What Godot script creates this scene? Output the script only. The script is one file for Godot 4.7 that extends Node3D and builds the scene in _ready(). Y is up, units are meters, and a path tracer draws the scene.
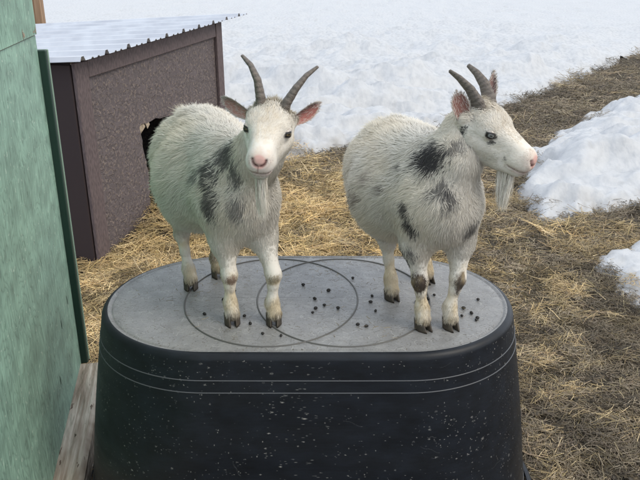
extends Node3D
# Two goats standing on an upturned stock tank in a thawing barnyard.

const TOP := 0.635                       # height of the upturned tank
const TANK := Vector3(-0.035, 0.0, -1.82)
const SHED_A := Vector2(-1.24, -3.58)    # near corner of the shelter (x, z)
const SHED_B := Vector2(-0.72, -5.10)    # far corner of its front wall
const CELL := 0.010

var rng := RandomNumberGenerator.new()
var n_big := FastNoiseLite.new()
var n_mid := FastNoiseLite.new()
var n_fine := FastNoiseLite.new()
var n_drift := FastNoiseLite.new()
var taken := {}
var M := {}

# ------------------------------------------------------------------ helpers
func numbered(called: String) -> String:
	if not taken.has(called):
		taken[called] = 0
		return called
	taken[called] += 1
	return "%s_%03d" % [called, taken[called]]

func tag(o: Node, label := "", category := "", group := "", kind := "") -> void:
	if label: o.set_meta("label", label)
	if category: o.set_meta("category", category)
	if group: o.set_meta("group", group)
	if kind: o.set_meta("kind", kind)

func base(called: String, at := Vector3.ZERO, turn := 0.0) -> Node3D:
	var o := Node3D.new()
	o.name = numbered(called)
	add_child(o)
	o.position = at
	o.rotation.y = turn
	return o

func put(called: String, mesh: Mesh, m: Material, parent: Node = null, at := Vector3.ZERO) -> MeshInstance3D:
	var o := MeshInstance3D.new()
	o.mesh = mesh
	o.material_override = m
	o.position = at
	if parent == null:
		o.name = numbered(called)
		add_child(o)
	else:
		o.name = called
		parent.add_child(o, true)
	return o

func mesh_of(v: PackedVector3Array, n: PackedVector3Array, idx: PackedInt32Array, c := PackedColorArray(), uv := PackedVector2Array()) -> ArrayMesh:
	var a := []
	a.resize(Mesh.ARRAY_MAX)
	a[Mesh.ARRAY_VERTEX] = v
	a[Mesh.ARRAY_NORMAL] = n
	if c.size(): a[Mesh.ARRAY_COLOR] = c
	if uv.size(): a[Mesh.ARRAY_TEX_UV] = uv
	a[Mesh.ARRAY_INDEX] = idx
	var m := ArrayMesh.new()
	m.add_surface_from_arrays(Mesh.PRIMITIVE_TRIANGLES, a)
	return m

func smooth_normals(v: PackedVector3Array, idx: PackedInt32Array) -> PackedVector3Array:
	var n := PackedVector3Array()
	n.resize(v.size())
	for t in range(0, idx.size(), 3):
		var a := v[idx[t]]
		var f := (v[idx[t + 2]] - a).cross(v[idx[t + 1]] - a)
		n[idx[t]] += f
		n[idx[t + 1]] += f
		n[idx[t + 2]] += f
	for i in n.size():
		n[i] = n[i].normalized() if n[i].length_squared() > 1e-20 else Vector3.UP
	return n

# box with chamfered edges, optionally bent a little out of true
func bevel_box(size: Vector3, b := 0.004, warp := 0.0) -> ArrayMesh:
	var st := SurfaceTool.new()
	st.begin(Mesh.PRIMITIVE_TRIANGLES)
	st.set_smooth_group(-1)
	var h := size / 2
	var pt := func(s: Vector3, axis: int) -> Vector3:
		var p := Vector3(s.x * (h.x - b), s.y * (h.y - b), s.z * (h.z - b))
		p[axis] = s[axis] * h[axis]
		if warp > 0.0:
			p += Vector3(sin(p.y * 9.0 + p.z * 7.0), 0, cos(p.y * 8.0 + p.x * 5.0)) * warp
		return p
	var quad := func(a: Vector3, b2: Vector3, c: Vector3, d: Vector3) -> void:
		var out := (a + b2 + c + d) / 4.0
		var nn := (c - a).cross(b2 - a)
		var order := [a, b2, c, a, c, d] if nn.dot(out) > 0 else [a, c, b2, a, d, c]
		for q in order: st.add_vertex(q)
	for axis in 3:
		var u := (axis + 1) % 3
		var w := (axis + 2) % 3
		for s in [-1.0, 1.0]:
			var cs := []
			for e in [[-1.0, -1.0], [1.0, -1.0], [1.0, 1.0], [-1.0, 1.0]]:
				var k := Vector3.ZERO
				k[axis] = s; k[u] = e[0]; k[w] = e[1]
				cs.append(pt.call(k, axis))
			quad.call(cs[0], cs[1], cs[2], cs[3])
		for s1 in [-1.0, 1.0]:
			for s2 in [-1.0, 1.0]:
				var k0 := Vector3.ZERO
				k0[axis] = -1.0; k0[u] = s1; k0[w] = s2
				var k1 := k0
				k1[axis] = 1.0
				quad.call(pt.call(k0, u), pt.call(k1, u), pt.call(k1, w), pt.call(k0, w))
	for sx in [-1.0, 1.0]:
		for sy in [-1.0, 1.0]:
			for sz in [-1.0, 1.0]:
				var s := Vector3(sx, sy, sz)
				var a: Vector3 = pt.call(s, 0)
				var c: Vector3 = pt.call(s, 1)
				var d: Vector3 = pt.call(s, 2)
				var nn := (d - a).cross(c - a)
				for q in ([a, c, d] if nn.dot(s) > 0 else [a, d, c]): st.add_vertex(q)
	st.generate_normals()
	return st.commit()

# ------------------------------------------------------------------ textures and materials
func lin(r: float, g: float, b: float) -> Color:
	return Color(r, g, b).linear_to_srgb()

func mat(color: Color, rough := 0.8) -> StandardMaterial3D:
	var m := StandardMaterial3D.new()
	m.albedo_color = color
	m.roughness = rough
	return m

func tex(img: Image) -> ImageTexture:
	return ImageTexture.create_from_image(img)

func noise_tex(freq: float, size := 512, kind := FastNoiseLite.TYPE_SIMPLEX, oct := 4, sd := 1) -> NoiseTexture2D:
	var f := FastNoiseLite.new()
	f.noise_type = kind
	f.frequency = freq
	f.fractal_octaves = oct
	f.seed = sd
	var t := NoiseTexture2D.new()
	t.width = size
	t.height = size
	t.seamless = true
	t.noise = f
	return t

func ramp_tex(freq: float, size: int, colors: Array, oct := 4, sd := 1) -> NoiseTexture2D:
	var t := noise_tex(freq, size, FastNoiseLite.TYPE_SIMPLEX, oct, sd)
	var g := Gradient.new()
	g.offsets = PackedFloat32Array()
	g.colors = PackedColorArray()
	var offs := PackedFloat32Array()
	var cols := PackedColorArray()
	for c in colors:
		offs.append(c[0])
		cols.append(c[1])
	g.offsets = offs
	g.colors = cols
	t.color_ramp = g
	return t

func strand_board(size: int, b0: Color, sd: int) -> Array:
	# painted oriented-strand board: overlapping flakes, each with its own height
	var r := RandomNumberGenerator.new()
	r.seed = sd
	var hgt := PackedFloat32Array()
	hgt.resize(size * size)
	hgt.fill(0.5)
	for i in 2600:
		var cx := r.randf() * size
		var cy := r.randf() * size
		var an := r.randf_range(-0.9, 0.9) + (PI / 2 if r.randf() < 0.4 else 0.0)
		var ln := r.randf_range(12, 40)
		var wd := r.randf_range(3, 9)
		var hh := r.randf_range(0.2, 0.85)
		var ca := cos(an)
		var sa := sin(an)
		for y in range(-int(ln), int(ln)):
			for x in range(-int(wd), int(wd)):
				if absf(y) > ln * (1.0 - 0.15 * sin(x * 1.3 + i)): continue
				var px := posmod(int(cx + x * ca - y * sa), size)
				var py := posmod(int(cy + x * sa + y * ca), size)
				hgt[py * size + px] = hh + 0.012 * y / 4.0 + 0.02 * sin(x * 2.1)
	var col := Image.create(size, size, false, Image.FORMAT_RGB8)
	var hi := Image.create(size, size, false, Image.FORMAT_RGB8)
	for y in size:
		for x in size:
			var h := hgt[y * size + x]
			var e := absf(h - hgt[y * size + (x + 1) % size]) + absf(h - hgt[((y + 1) % size) * size + x])
			var t := 0.90 + 0.2 * (h - 0.5) + n_fine.get_noise_2d(x * 0.03, y * 0.03) * 0.10
			var c := Color(b0.r * t, b0.g * t, b0.b * t)
			if e > 0.16 and n_mid.get_noise_2d(x * 0.03, y * 0.03) > 0.10:
				c = c.lerp(Color(0.70, 0.63, 0.56), 0.6)      # paint worn off flake edges
			col.set_pixel(x, y, c)
			hi.set_pixel(x, y, Color(h, h, h))
	return [tex(col), tex(hi)]

func plywood(w: int, h: int, b0: Color, sd: int) -> Array:
	# painted plywood: long wavering grain that shows through the paint, checks and nicks
	var g := FastNoiseLite.new()
	g.seed = sd
	g.frequency = 0.011
	g.fractal_octaves = 3
	var wv := FastNoiseLite.new()
	wv.seed = sd + 7
	wv.frequency = 0.006
	var col := Image.create(w, h, false, Image.FORMAT_RGB8)
	var hi := Image.create(w, h, false, Image.FORMAT_RGB8)
	for y in h:
		for x in w:
			var a := wv.get_noise_2d(x, y * 0.35) * 26.0
			var q := g.get_noise_2d(x * 1.0 + a, y * 0.16) * 2.2
			var ring := pow(absf(sin((q + x * 0.006) * 10.0)), 0.35)
			var fib := g.get_noise_2d(x * 11.0, y * 0.7)
			var blot := wv.get_noise_2d(x * 1.6 + 300, y * 1.6)
			var t := 0.93 + 0.17 * (ring - 0.8) + 0.12 * fib + 0.14 * blot
			var c := Color(b0.r * t, b0.g * t, b0.b * (t * 0.97 + 0.02))
			if g.get_noise_2d(x * 6.0 + 900, y * 1.2) > 0.52: c = c.lerp(Color(0.24, 0.36, 0.31), 0.30)
			if g.get_noise_2d(x * 7.0 + 2000, y * 3.0) > 0.56: c = c.lerp(Color(0.80, 0.86, 0.80), 0.55)
			col.set_pixel(x, y, c)
			var hv := clampf(0.55 + 0.35 * (ring - 0.8) + 0.25 * fib, 0, 1)
			hi.set_pixel(x, y, Color(hv, hv, hv))
	return [tex(col), tex(hi)]

func weathered(w: int, h: int, c0: Color, c1: Color, sd: int) -> ImageTexture:
	var g := FastNoiseLite.new()
	g.seed = sd
	g.frequency = 0.02
	g.fractal_octaves = 4
	var col := Image.create(w, h, false, Image.FORMAT_RGB8)
	for y in h:
		for x in w:
			var f := clampf(0.5 + 0.8 * g.get_noise_2d(x * 4.0, y * 0.35) + 0.4 * g.get_noise_2d(x * 0.8 + 500, y * 0.5), 0, 1)
			var c := c0.lerp(c1, f)
			if g.get_noise_2d(x * 2.0 + 50, y * 0.9) > 0.53: c = c.lerp(Color(0.22, 0.16, 0.12), 0.7)
			col.set_pixel(x, y, c)
	return tex(col)

func make_materials() -> void:
	# ground: old trampled hay and dung
	var g := mat(Color.WHITE, 0.95)
	g.albedo_texture = ramp_tex(0.03, 512, [[0.2, lin(0.022, 0.017, 0.011)], [0.5, lin(0.065, 0.050, 0.032)], [0.8, lin(0.15, 0.115, 0.07)]], 5, 3)
	g.uv1_triplanar = true
	g.uv1_world_triplanar = true
	g.uv1_scale = Vector3.ONE * 1.7
	g.heightmap_enabled = true
	g.heightmap_texture = noise_tex(0.06, 512, FastNoiseLite.TYPE_SIMPLEX, 5, 8)
	g.heightmap_scale = 1.2
	M.ground = g
	var s := mat(Color.WHITE, 0.55)
	s.albedo_texture = ramp_tex(0.02, 512, [[0.15, lin(0.44, 0.458, 0.485)], [0.6, lin(0.54, 0.553, 0.572)]], 5, 5)
	s.uv1_triplanar = true
	s.uv1_world_triplanar = true
	s.uv1_scale = Vector3.ONE * 0.9
	s.heightmap_enabled = true
	s.heightmap_texture = noise_tex(0.03, 512, FastNoiseLite.TYPE_SIMPLEX, 3, 12)
	s.heightmap_scale = 0.5
	s.vertex_color_use_as_albedo = true
	M.snow = s
	# shelter
	var b := strand_board(512, Color(0.415, 0.38, 0.39), 21)
	var o := mat(Color.WHITE, 0.7)
	o.albedo_texture = b[0]
	o.heightmap_enabled = true
	o.heightmap_texture = b[1]
	o.heightmap_scale = 0.6
	o.uv1_triplanar = true
	o.uv1_scale = Vector3.ONE * 1.6
	M.board = o
	var tr := mat(Color(0.41, 0.37, 0.38), 0.7)
	tr.albedo_texture = ramp_tex(0.05, 256, [[0.2, Color(0.82, 0.80, 0.80)], [0.7, Color(1.0, 0.98, 0.97)]], 4, 31)
	tr.uv1_triplanar = true
	tr.uv1_scale = Vector3(6, 1.5, 6)
	M.trim = tr
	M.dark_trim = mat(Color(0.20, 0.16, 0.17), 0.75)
	M.raw_edge = mat(Color.WHITE, 0.9)
	M.raw_edge.albedo_texture = ramp_tex(0.08, 256, [[0.2, lin(0.16, 0.11, 0.07)], [0.6, lin(0.50, 0.43, 0.34)]], 4, 33)
	M.raw_edge.uv1_triplanar = true
	M.raw_edge.uv1_scale = Vector3.ONE * 8.0
	var rf := mat(lin(0.62, 0.65, 0.70), 0.42)
	rf.metallic = 0.25
	rf.albedo_texture = ramp_tex(0.01, 256, [[0.2, Color(0.90, 0.90, 0.91)], [0.7, Color(1, 1, 1)]], 4, 35)
	rf.uv1_triplanar = true
	M.roof = rf
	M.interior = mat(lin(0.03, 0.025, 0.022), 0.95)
	# green plywood wall
	var p := plywood(512, 1024, Color(0.565, 0.70, 0.64), 44)
	for pair in [["green", Vector3(1, 1, 1)], ["green_upper", Vector3(1, 1, 1)]]:
		var gm := mat(Color(1, 1, 1) if pair[0] == "green" else Color(0.97, 0.985, 0.97), 0.62)
		gm.albedo_texture = p[0]
		gm.heightmap_enabled = true
		gm.heightmap_texture = p[1]
		gm.heightmap_scale = 0.2
		M[pair[0]] = gm
	M.green_dark = mat(Color(0.085, 0.205, 0.17), 0.6)
	M.green_edge = mat(Color(0.52, 0.62, 0.56), 0.7)
	var tb := mat(Color.WHITE, 0.9)
	tb.albedo_texture = weathered(256, 512, lin(0.28, 0.22, 0.17), lin(0.60, 0.54, 0.46), 51)
	tb.uv1_triplanar = true
	tb.uv1_scale = Vector3(3, 3, 0.8)
	tb.heightmap_enabled = true
	tb.heightmap_texture = noise_tex(0.03, 256, FastNoiseLite.TYPE_SIMPLEX, 4, 52)
	tb.heightmap_scale = 0.6
	M.timber = tb
	var po := mat(Color.WHITE, 0.85)
	po.albedo_texture = weathered(128, 256, lin(0.20, 0.115, 0.065), lin(0.37, 0.25, 0.16), 53)
	po.uv1_triplanar = true
	po.uv1_scale = Vector3(3, 0.6, 3)
	M.post = po
	# coat, straw
	var co := mat(Color.WHITE, 0.85)
	co.vertex_color_use_as_albedo = true
	co.metallic_specular = 0.3
	M.skin = co
	var fu := mat(Color.WHITE, 0.7)
	fu.vertex_color_use_as_albedo = true
	fu.metallic_specular = 0.3
	fu.backlight_enabled = true
	fu.backlight = Color(0.55, 0.55, 0.53)
	M.fur = fu
	var sw := mat(Color.WHITE, 0.6)
	sw.vertex_color_use_as_albedo = true
	sw.backlight_enabled = true
	sw.backlight = Color(0.35, 0.33, 0.25)
	M.straw = sw
	M.dung = mat(lin(0.012, 0.010, 0.008), 0.55)
	M.hoof = mat(Color.WHITE, 0.6)
	M.hoof.vertex_color_use_as_albedo = true
	M.horn = mat(Color.WHITE, 0.55)
	M.horn.vertex_color_use_as_albedo = true
	M.horn.heightmap_enabled = true
	M.horn.heightmap_texture = noise_tex(0.04, 256, FastNoiseLite.TYPE_SIMPLEX, 4, 61)
	M.horn.heightmap_scale = 0.12
	M.horn.uv1_triplanar = true
	M.horn.uv1_scale = Vector3.ONE * 14.0
	M.eye = mat(Color.WHITE, 0.06)
	M.eye.vertex_color_use_as_albedo = true

# ------------------------------------------------------------------ ground and snow
func shed_coords(x: float, z: float) -> Vector2:
	# (along the front wall, in front of it)
	var d := (SHED_B - SHED_A).normalized()
	var p := Vector2(x, z) - SHED_A
	return Vector2(p.dot(d), p.dot(Vector2(-d.y, d.x)))

func ground_height(x: float, z: float) -> float:
	var far := clampf((-z - 2.0) / 3.0, 0.0, 1.0)
	var h := n_big.get_noise_2d(x, z) * 0.03 * far + n_mid.get_noise_2d(x, z) * 0.022 + n_fine.get_noise_2d(x * 0.9, z * 0.9) * 0.022
	var dt := Vector2(x - TANK.x, (z - TANK.z) * 1.5).length()
	h *= clampf((dt - 0.6) / 0.5, 0.25, 1.0)
	var s := shed_coords(x, z)
	if s.y > -0.7 and s.x > -0.6 and s.x < 2.6:                 # bedding heaped against the shelter
		h += 0.24 * exp(-pow((s.x - 1.0) / 0.48, 2.0)) * exp(-pow(maxf(s.y, 0.0) / 0.42, 2.0))
		h += 0.03 * exp(-pow((s.x - 0.6) / 0.9, 2.0)) * exp(-pow(maxf(s.y - 0.2, 0.0) / 0.8, 2.0))
	return h - 0.012

var edge_main := [[-40.0, -3.0], [-3.0, -4.9], [-1.3, -5.65], [-0.6, -5.85], [-0.176, -6.05], [0.48, -6.60], [1.37, -7.25], [2.39, -8.75], [4.05, -11.0], [6.58, -14.7], [12.0, -22.0], [400.0, -520.0]]
var patch_a := PackedVector2Array([Vector2(4.02, -8.80), Vector2(3.1, -7.75), Vector2(2.3, -6.58), Vector2(1.80, -5.75), Vector2(1.56, -5.1), Vector2(1.42, -4.62), Vector2(1.50, -4.40), Vector2(1.94, -4.60), Vector2(2.26, -4.72), Vector2(3.2, -4.9), Vector2(6.0, -5.4), Vector2(14.0, -8.0), Vector2(14.0, -20.0), Vector2(9.0, -16.0)])
var patch_b := PackedVector2Array([Vector2(1.93, -3.88), Vector2(1.64, -3.56), Vector2(1.56, -3.28), Vector2(1.62, -3.13), Vector2(2.3, -3.0), Vector2(4.0, -3.2), Vector2(5.0, -4.2), Vector2(2.8, -4.1)])

func poly_dist(p: Vector2, poly: PackedVector2Array) -> float:
	# positive inside
	var best := 1e9
	var inside := false
	var j := poly.size() - 1
	for i in poly.size():
		var a := poly[j]
		var b := poly[i]
		var ab := b - a
		var t := clampf((p - a).dot(ab) / ab.length_squared(), 0.0, 1.0)
		best = minf(best, (p - a - ab * t).length_squared())
		if (a.y > p.y) != (b.y > p.y) and p.x < (b.x - a.x) * (p.y - a.y) / (b.y - a.y) + a.x:
			inside = not inside
		j = i
	return sqrt(best) * (1.0 if inside else -1.0)

func snow_depth_at(x: float, z: float) -> float:
	# signed distance into snow, metres
	var zb := -6.0
	for i in range(1, edge_main.size()):
		if x <= edge_main[i][0]:
			var t: float = (x - edge_main[i - 1][0]) / (edge_main[i][0] - edge_main[i - 1][0])
			zb = lerpf(edge_main[i - 1][1], edge_main[i][1], t)
			break
	var s := (zb - z) * 0.62
	if x > 0.8 and z > -21.0:
		var p := Vector2(x, z)
		s = maxf(s, poly_dist(p, patch_a))
		if z > -5.0: s = maxf(s, poly_dist(p, patch_b))
	return s + n_mid.get_noise_2d(x * 1.3 + 40, z * 1.3) * 0.16 + n_fine.get_noise_2d(x + 9, z) * 0.05

func axis_steps(lo: float, hi: float, c: float, half: float, step: float, grow: float) -> PackedFloat32Array:
	# fine steps within c +- half, widening outwards
	var a := PackedFloat32Array()
	var x := c
	while x > lo:
		x -= maxf(step, grow * (absf(x - c) - half) + step)
		a.append(maxf(x, lo))
	a.reverse()
	a.append(c)
	x = c
	while x < hi:
		x += maxf(step, grow * (absf(x - c) - half) + step)
		a.append(minf(x, hi))
	return a

func sheet(xs: PackedFloat32Array, zs: PackedFloat32Array, height: Callable, tint: Callable, tinted: bool) -> ArrayMesh:
	var v := PackedVector3Array()
	var c := PackedColorArray()
	var idx := PackedInt32Array()
	var nx := xs.size()
	var at := PackedInt32Array()
	at.resize(nx * zs.size())
	at.fill(-1)
	for k in zs.size():
		for i in nx:
			var y: float = height.call(xs[i], zs[k])
			if y > -5.0:
				at[k * nx + i] = v.size()
				v.append(Vector3(xs[i], y, zs[k]))
				if tinted: c.append(tint.call(xs[i], zs[k]))
	for k in zs.size() - 1:
		for i in nx - 1:
			var a := at[k * nx + i]
			var b := at[k * nx + i + 1]
			var d := at[(k + 1) * nx + i]
			var e := at[(k + 1) * nx + i + 1]
			if a >= 0 and b >= 0 and d >= 0: idx.append_array([a, b, d])
			if b >= 0 and d >= 0 and e >= 0: idx.append_array([b, e, d])
	return mesh_of(v, smooth_normals(v, idx), idx, c)

func snow_height(x: float, z: float) -> float:
	var s := snow_depth_at(x, z)
	if s < -0.16: return -10.0
	var g := ground_height(x, z) if z > -24.0 else 0.0
	var thick := (0.13 if z < -5.8 and x < 6.0 else 0.095) * (1.0 - exp(-maxf(s + 0.06, 0.0) / 0.16)) + 0.05 * clampf(s / 1.5, 0.0, 1.0)
	if s < -0.06: thick = (s + 0.06) * 0.5
	var body := clampf(s / 0.5, 0.0, 1.0)
	var fade := clampf(1.4 - (-z) / 20.0, 0.35, 1.0)
	var lump := n_drift.get_noise_2d(x * 0.42, z * 0.85) * 0.32 + n_mid.get_noise_2d(x * 0.6 + 11, z * 1.1) * 0.11 + n_fine.get_noise_2d(x * 0.4, z * 0.6) * 0.016
	var crest := 0.09 * (1.0 - absf(n_mid.get_noise_2d(x * 0.5 + 80, z * 1.1 + 20)) * 2.2)
	return g * (1.0 - 0.5 * body) + thick + (lump + crest) * (0.25 + 0.75 * body) * fade * clampf((s + 0.1) / 0.25, 0.0, 1.0)

func snow_tint(x: float, z: float) -> Color:
	# meltwater and dirt carried in the thin edge of the pack, speckled
	var s := snow_depth_at(x, z)
	var d := n_fine.get_noise_2d(x * 4.0, z * 4.0) * 0.5 + n_mid.get_noise_2d(x * 2.0, z * 2.0) * 0.5
	var dirt := clampf((0.12 - s) / 0.2, 0.0, 1.0) * clampf(d * 2.0 + 0.25, 0.0, 1.0)
	if d > 0.40: dirt = maxf(dirt, 0.18)
	return Color(1, 1, 1).lerp(Color(0.42, 0.36, 0.28), dirt * 0.8)

func build_ground() -> void:
	var xs := axis_steps(-420, 420, 0.6, 2.6, 0.034, 0.16)
	var zs := axis_steps(-460, 30, -3.2, 2.6, 0.034, 0.12)
	var o := put("ground", sheet(xs, zs, ground_height, snow_tint, false), M.ground)
	tag(o, "trampled brown earth matted with old hay", "", "", "structure")
	var sx := axis_steps(-400, 420, 0.9, 2.9, 0.036, 0.028)
	var sz := axis_steps(-450, -2.6, -5.2, 2.3, 0.036, 0.028)
	var snow := put("snow", sheet(sx, sz, snow_height, snow_tint, true), M.snow)
	tag(snow, "lumpy thawing snow field and melting drifts", "", "", "structure")

# ------------------------------------------------------------------ straw
func straw_clump(sd: int, count: int, spread: float, l0: float, l1: float, wide: float, rise: float) -> ArrayMesh:
	var r := RandomNumberGenerator.new()
	r.seed = sd
	var v := PackedVector3Array()
	var n := PackedVector3Array()
	var c := PackedColorArray()
	var idx := PackedInt32Array()
	for i in count:
		var az := r.randf() * TAU
		var el := absf(r.randfn(0.0, 0.22)) * rise
		var ln := r.randf_range(l0, l1)
		var dir := Vector3(cos(az) * cos(el), sin(el), sin(az) * cos(el))
		var mid := Vector3(r.randfn(0, spread), absf(r.randfn(0.0, 0.010)) + 0.003, r.randfn(0, spread))
		var side := dir.cross(Vector3.UP).normalized()
		var bend := side * r.randfn(0, 0.14) * ln + Vector3.UP * r.randfn(0.02, 0.05) * ln
		var up := side.cross(dir)
		var w := wide * r.randf_range(0.6, 1.4)
		var tone := r.randf_range(0.35, 1.0) if r.randf() < 0.6 else r.randf_range(0.9, 1.55)
		var col := Color(tone, tone * r.randf_range(0.92, 1.02), tone * r.randf_range(0.8, 1.05))
		var start := v.size()
		for k in 3:
			var t := (k - 1) * 0.5
			var p := mid + dir * ln * t + bend * (0.25 - t * t) * 4.0 * 0.5
			p.y = maxf(p.y, -0.004)
			for q in [side * w, up * w * 0.8 - side * w * 0.4, -side * w - up * w * 0.2]:
				v.append(p + q)
				n.append(q.normalized())
				c.append(col)
		for k in 2:
			for q in 3:
				var a := start + k * 3 + q
				var b := start + k * 3 + (q + 1) % 3
				idx.append_array([a, b, a + 3, b, b + 3, a + 3])
	return mesh_of(v, n, idx, c)

func scatter(called: String, label: String, mesh: Mesh, places: Array, tints: PackedColorArray) -> void:
	var mm := MultiMesh.new()
	mm.transform_format = MultiMesh.TRANSFORM_3D
	mm.use_colors = true
	mm.mesh = mesh
	mm.instance_count = places.size()
	for i in places.size():
		mm.set_instance_transform(i, places[i])
		mm.set_instance_color(i, tints[i])
	var o := MultiMeshInstance3D.new()
	o.name = numbered(called)
	o.multimesh = mm
	o.material_override = M.straw
	add_child(o)
	tag(o, label, "straw", "", "stuff")

func in_tank(x: float, z: float, grow := 0.0) -> bool:
	var p := Vector2(absf(x - TANK.x), absf(z - TANK.z))
	return Vector2(maxf(p.x - 0.25, 0.0), p.y).length() < 0.40 + grow

func build_straw() -> void:
	var kinds := []
	for k in 5: kinds.append(straw_clump(100 + k, 46, 0.05, 0.03, 0.15, 0.0013, 1.0))
	var fine := []
	for k in 4: fine.append(straw_clump(200 + k, 60, 0.042, 0.012, 0.06, 0.0012, 1.3))
	var gold_t := [[], [], [], [], []]
	var gold_c := [PackedColorArray(), PackedColorArray(), PackedColorArray(), PackedColorArray(), PackedColorArray()]
	var mat_t := [[], [], [], []]
	var mat_c := [PackedColorArray(), PackedColorArray(), PackedColorArray(), PackedColorArray()]
	var loose := straw_clump(400, 3, 0.06, 0.04, 0.16, 0.0012, 0.8)
	var loose_t := []
	var loose_c := PackedColorArray()
	var z := -1.0
	while z > -17.0:
		var step := clampf(-z * 0.017, 0.046, 0.20)
		var x := z * 0.52 - 0.4
		while x < -z * 0.54 + 0.7:
			var px := x + rng.randf_range(-0.5, 0.5) * step
			var pz := z + rng.randf_range(-0.5, 0.5) * step
			x += step
			if in_tank(px, pz, 0.02): continue
			if px < -0.93 and pz > -2.6: continue
			var sc := shed_coords(px, pz)
			if sc.y < 0.02 and sc.x > 0.0 and sc.x < 1.65 and sc.y > -1.9: continue
			var sn := snow_depth_at(px, pz)
			if sn > 0.0 and (sn > 0.06 or rng.randf() > 0.3): continue
			var y := ground_height(px, pz)
			if sn > 0.0: y = maxf(y, snow_height(px, pz))
			var size := clampf(-pz / 3.6, 0.8, 2.6)
			var gold := exp(-pow(Vector2((px + 0.75) * 0.8, (pz + 4.0) * 0.72).length() / 1.25, 2.0)) * 1.25
			gold = maxf(gold, 0.6 * exp(-pow(Vector2(px - 0.2, (pz + 4.5) * 0.7).length() / 0.8, 2.0)))
			gold = maxf(gold, 0.55 * exp(-pow(Vector2(px - 1.6, pz + 4.0).length() / 0.35, 2.0)))
			if px < -0.6 and pz > -3.6: gold = maxf(gold, 0.9)
			var zone := gold
			gold = clampf(gold + n_mid.get_noise_2d(px * 2.0, pz * 2.0) * (0.25 + 0.4 * gold) + rng.randfn(0, 0.12), 0.0, 1.0)
			var basis := Basis(Vector3.UP, rng.randf() * TAU).rotated(Vector3(rng.randfn(0, 1), 0, rng.randfn(0, 1)).normalized(), rng.randfn(0, 0.2))
			var t := Transform3D(basis.scaled(Vector3.ONE * size), Vector3(px, y, pz))
			var tone := clampf(0.9 + n_mid.get_noise_2d(px * 3.0 + 70, pz * 3.0) * 1.1 + rng.randfn(0, 0.2), 0.25, 1.6)
			if rng.randf() < gold:
				var k := rng.randi() % 5
				gold_t[k].append(t)
				var cc := Color(0.78, 0.57, 0.27).lerp(Color(0.90, 0.73, 0.44), rng.randf())
				cc = Color(0.46, 0.37, 0.235).lerp(cc, clampf(zone * 2.2, 0.0, 1.0))
				gold_c[k].append(Color(cc.r * tone, cc.g * tone, cc.b * tone))
			else:
				var k := rng.randi() % 4
				if n_mid.get_noise_2d(px * 2.5 + 30, pz * 2.5 + 9) > 0.16 and rng.randf() < 0.7: continue
				mat_t[k].append(t)
				var cc := Color(0.17, 0.138, 0.098).lerp(Color(0.46, 0.385, 0.275), clampf(rng.randf() * 0.8 + gold * 0.4, 0, 1))
				mat_c[k].append(Color(cc.r * tone, cc.g * tone, cc.b * tone))
				if rng.randf() < 0.22 and -pz < 9.0:
					loose_t.append(t)
					var lc := Color(0.44, 0.36, 0.225).lerp(Color(0.64, 0.55, 0.38), rng.randf())
					loose_c.append(lc)
		z -= step
	for k in 5: scatter("loose_straw", "loose golden straw bedding strewn before the brown shelter", kinds[k], gold_t[k], gold_c[k])
	var clods := []
	for k in 3:
		var cr := RandomNumberGenerator.new()
		cr.seed = 500 + k
		var v := PackedVector3Array()
		var cc := PackedColorArray()
		var idx := PackedInt32Array()
		for j in 7:
			for i in 10:
				var a := PI * j / 6.0
				var b := TAU * i / 10.0
				var d := Vector3(sin(a) * cos(b), cos(a) * 0.6, sin(a) * sin(b))
				v.append(d * (0.011 + 0.011 * n_fine.get_noise_3d(d.x * 0.25 + k * 9.0, d.y * 0.25, d.z * 0.25)))
				var t := cr.randf_range(0.6, 1.4)
				cc.append(Color(t, t, t))
		for j in 6:
			for i in 10:
				var a := j * 10 + i
				var b := j * 10 + (i + 1) % 10
				idx.append_array([a, b, a + 10, b, b + 10, a + 10])
		clods.append(mesh_of(v, fixed_normals(v, idx), idx, cc))
	for k in 3:
		var ct := []
		var cc := PackedColorArray()
		for i in 2600:
			var pz := -1.2 - pow(rng.randf(), 1.3) * 8.5
			var px := rng.randf_range(-0.6, -pz * 0.52 + 0.5)
			if in_tank(px, pz, 0.03) or snow_depth_at(px, pz) > 0.0 or shed_coords(px, pz).y < 0.3 and pz < -3.3 and px < -0.3: continue
			if n_mid.get_noise_2d(px * 2.5 + 30, pz * 2.5 + 9) < rng.randf_range(-0.25, 0.3): continue
			ct.append(Transform3D(Basis(Vector3(rng.randfn(0, 1), rng.randfn(0, 1), 0.3).normalized(), rng.randf() * TAU).scaled(Vector3.ONE * rng.randf_range(0.35, 1.5)), Vector3(px, ground_height(px, pz) + 0.002, pz)))
			cc.append(Color(0.05, 0.038, 0.024).lerp(Color(0.16, 0.125, 0.08), rng.randf()))
		scatter("dirt_clod", "crumbled clods of brown dung and earth", clods[k], ct, cc)
	scatter("stray_straw", "single pale straws strewn over the brown hay", loose, loose_t, loose_c)
	for k in 4: scatter("old_hay", "matted brown trampled hay covering the yard", fine[k], mat_t[k], mat_c[k])

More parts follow.
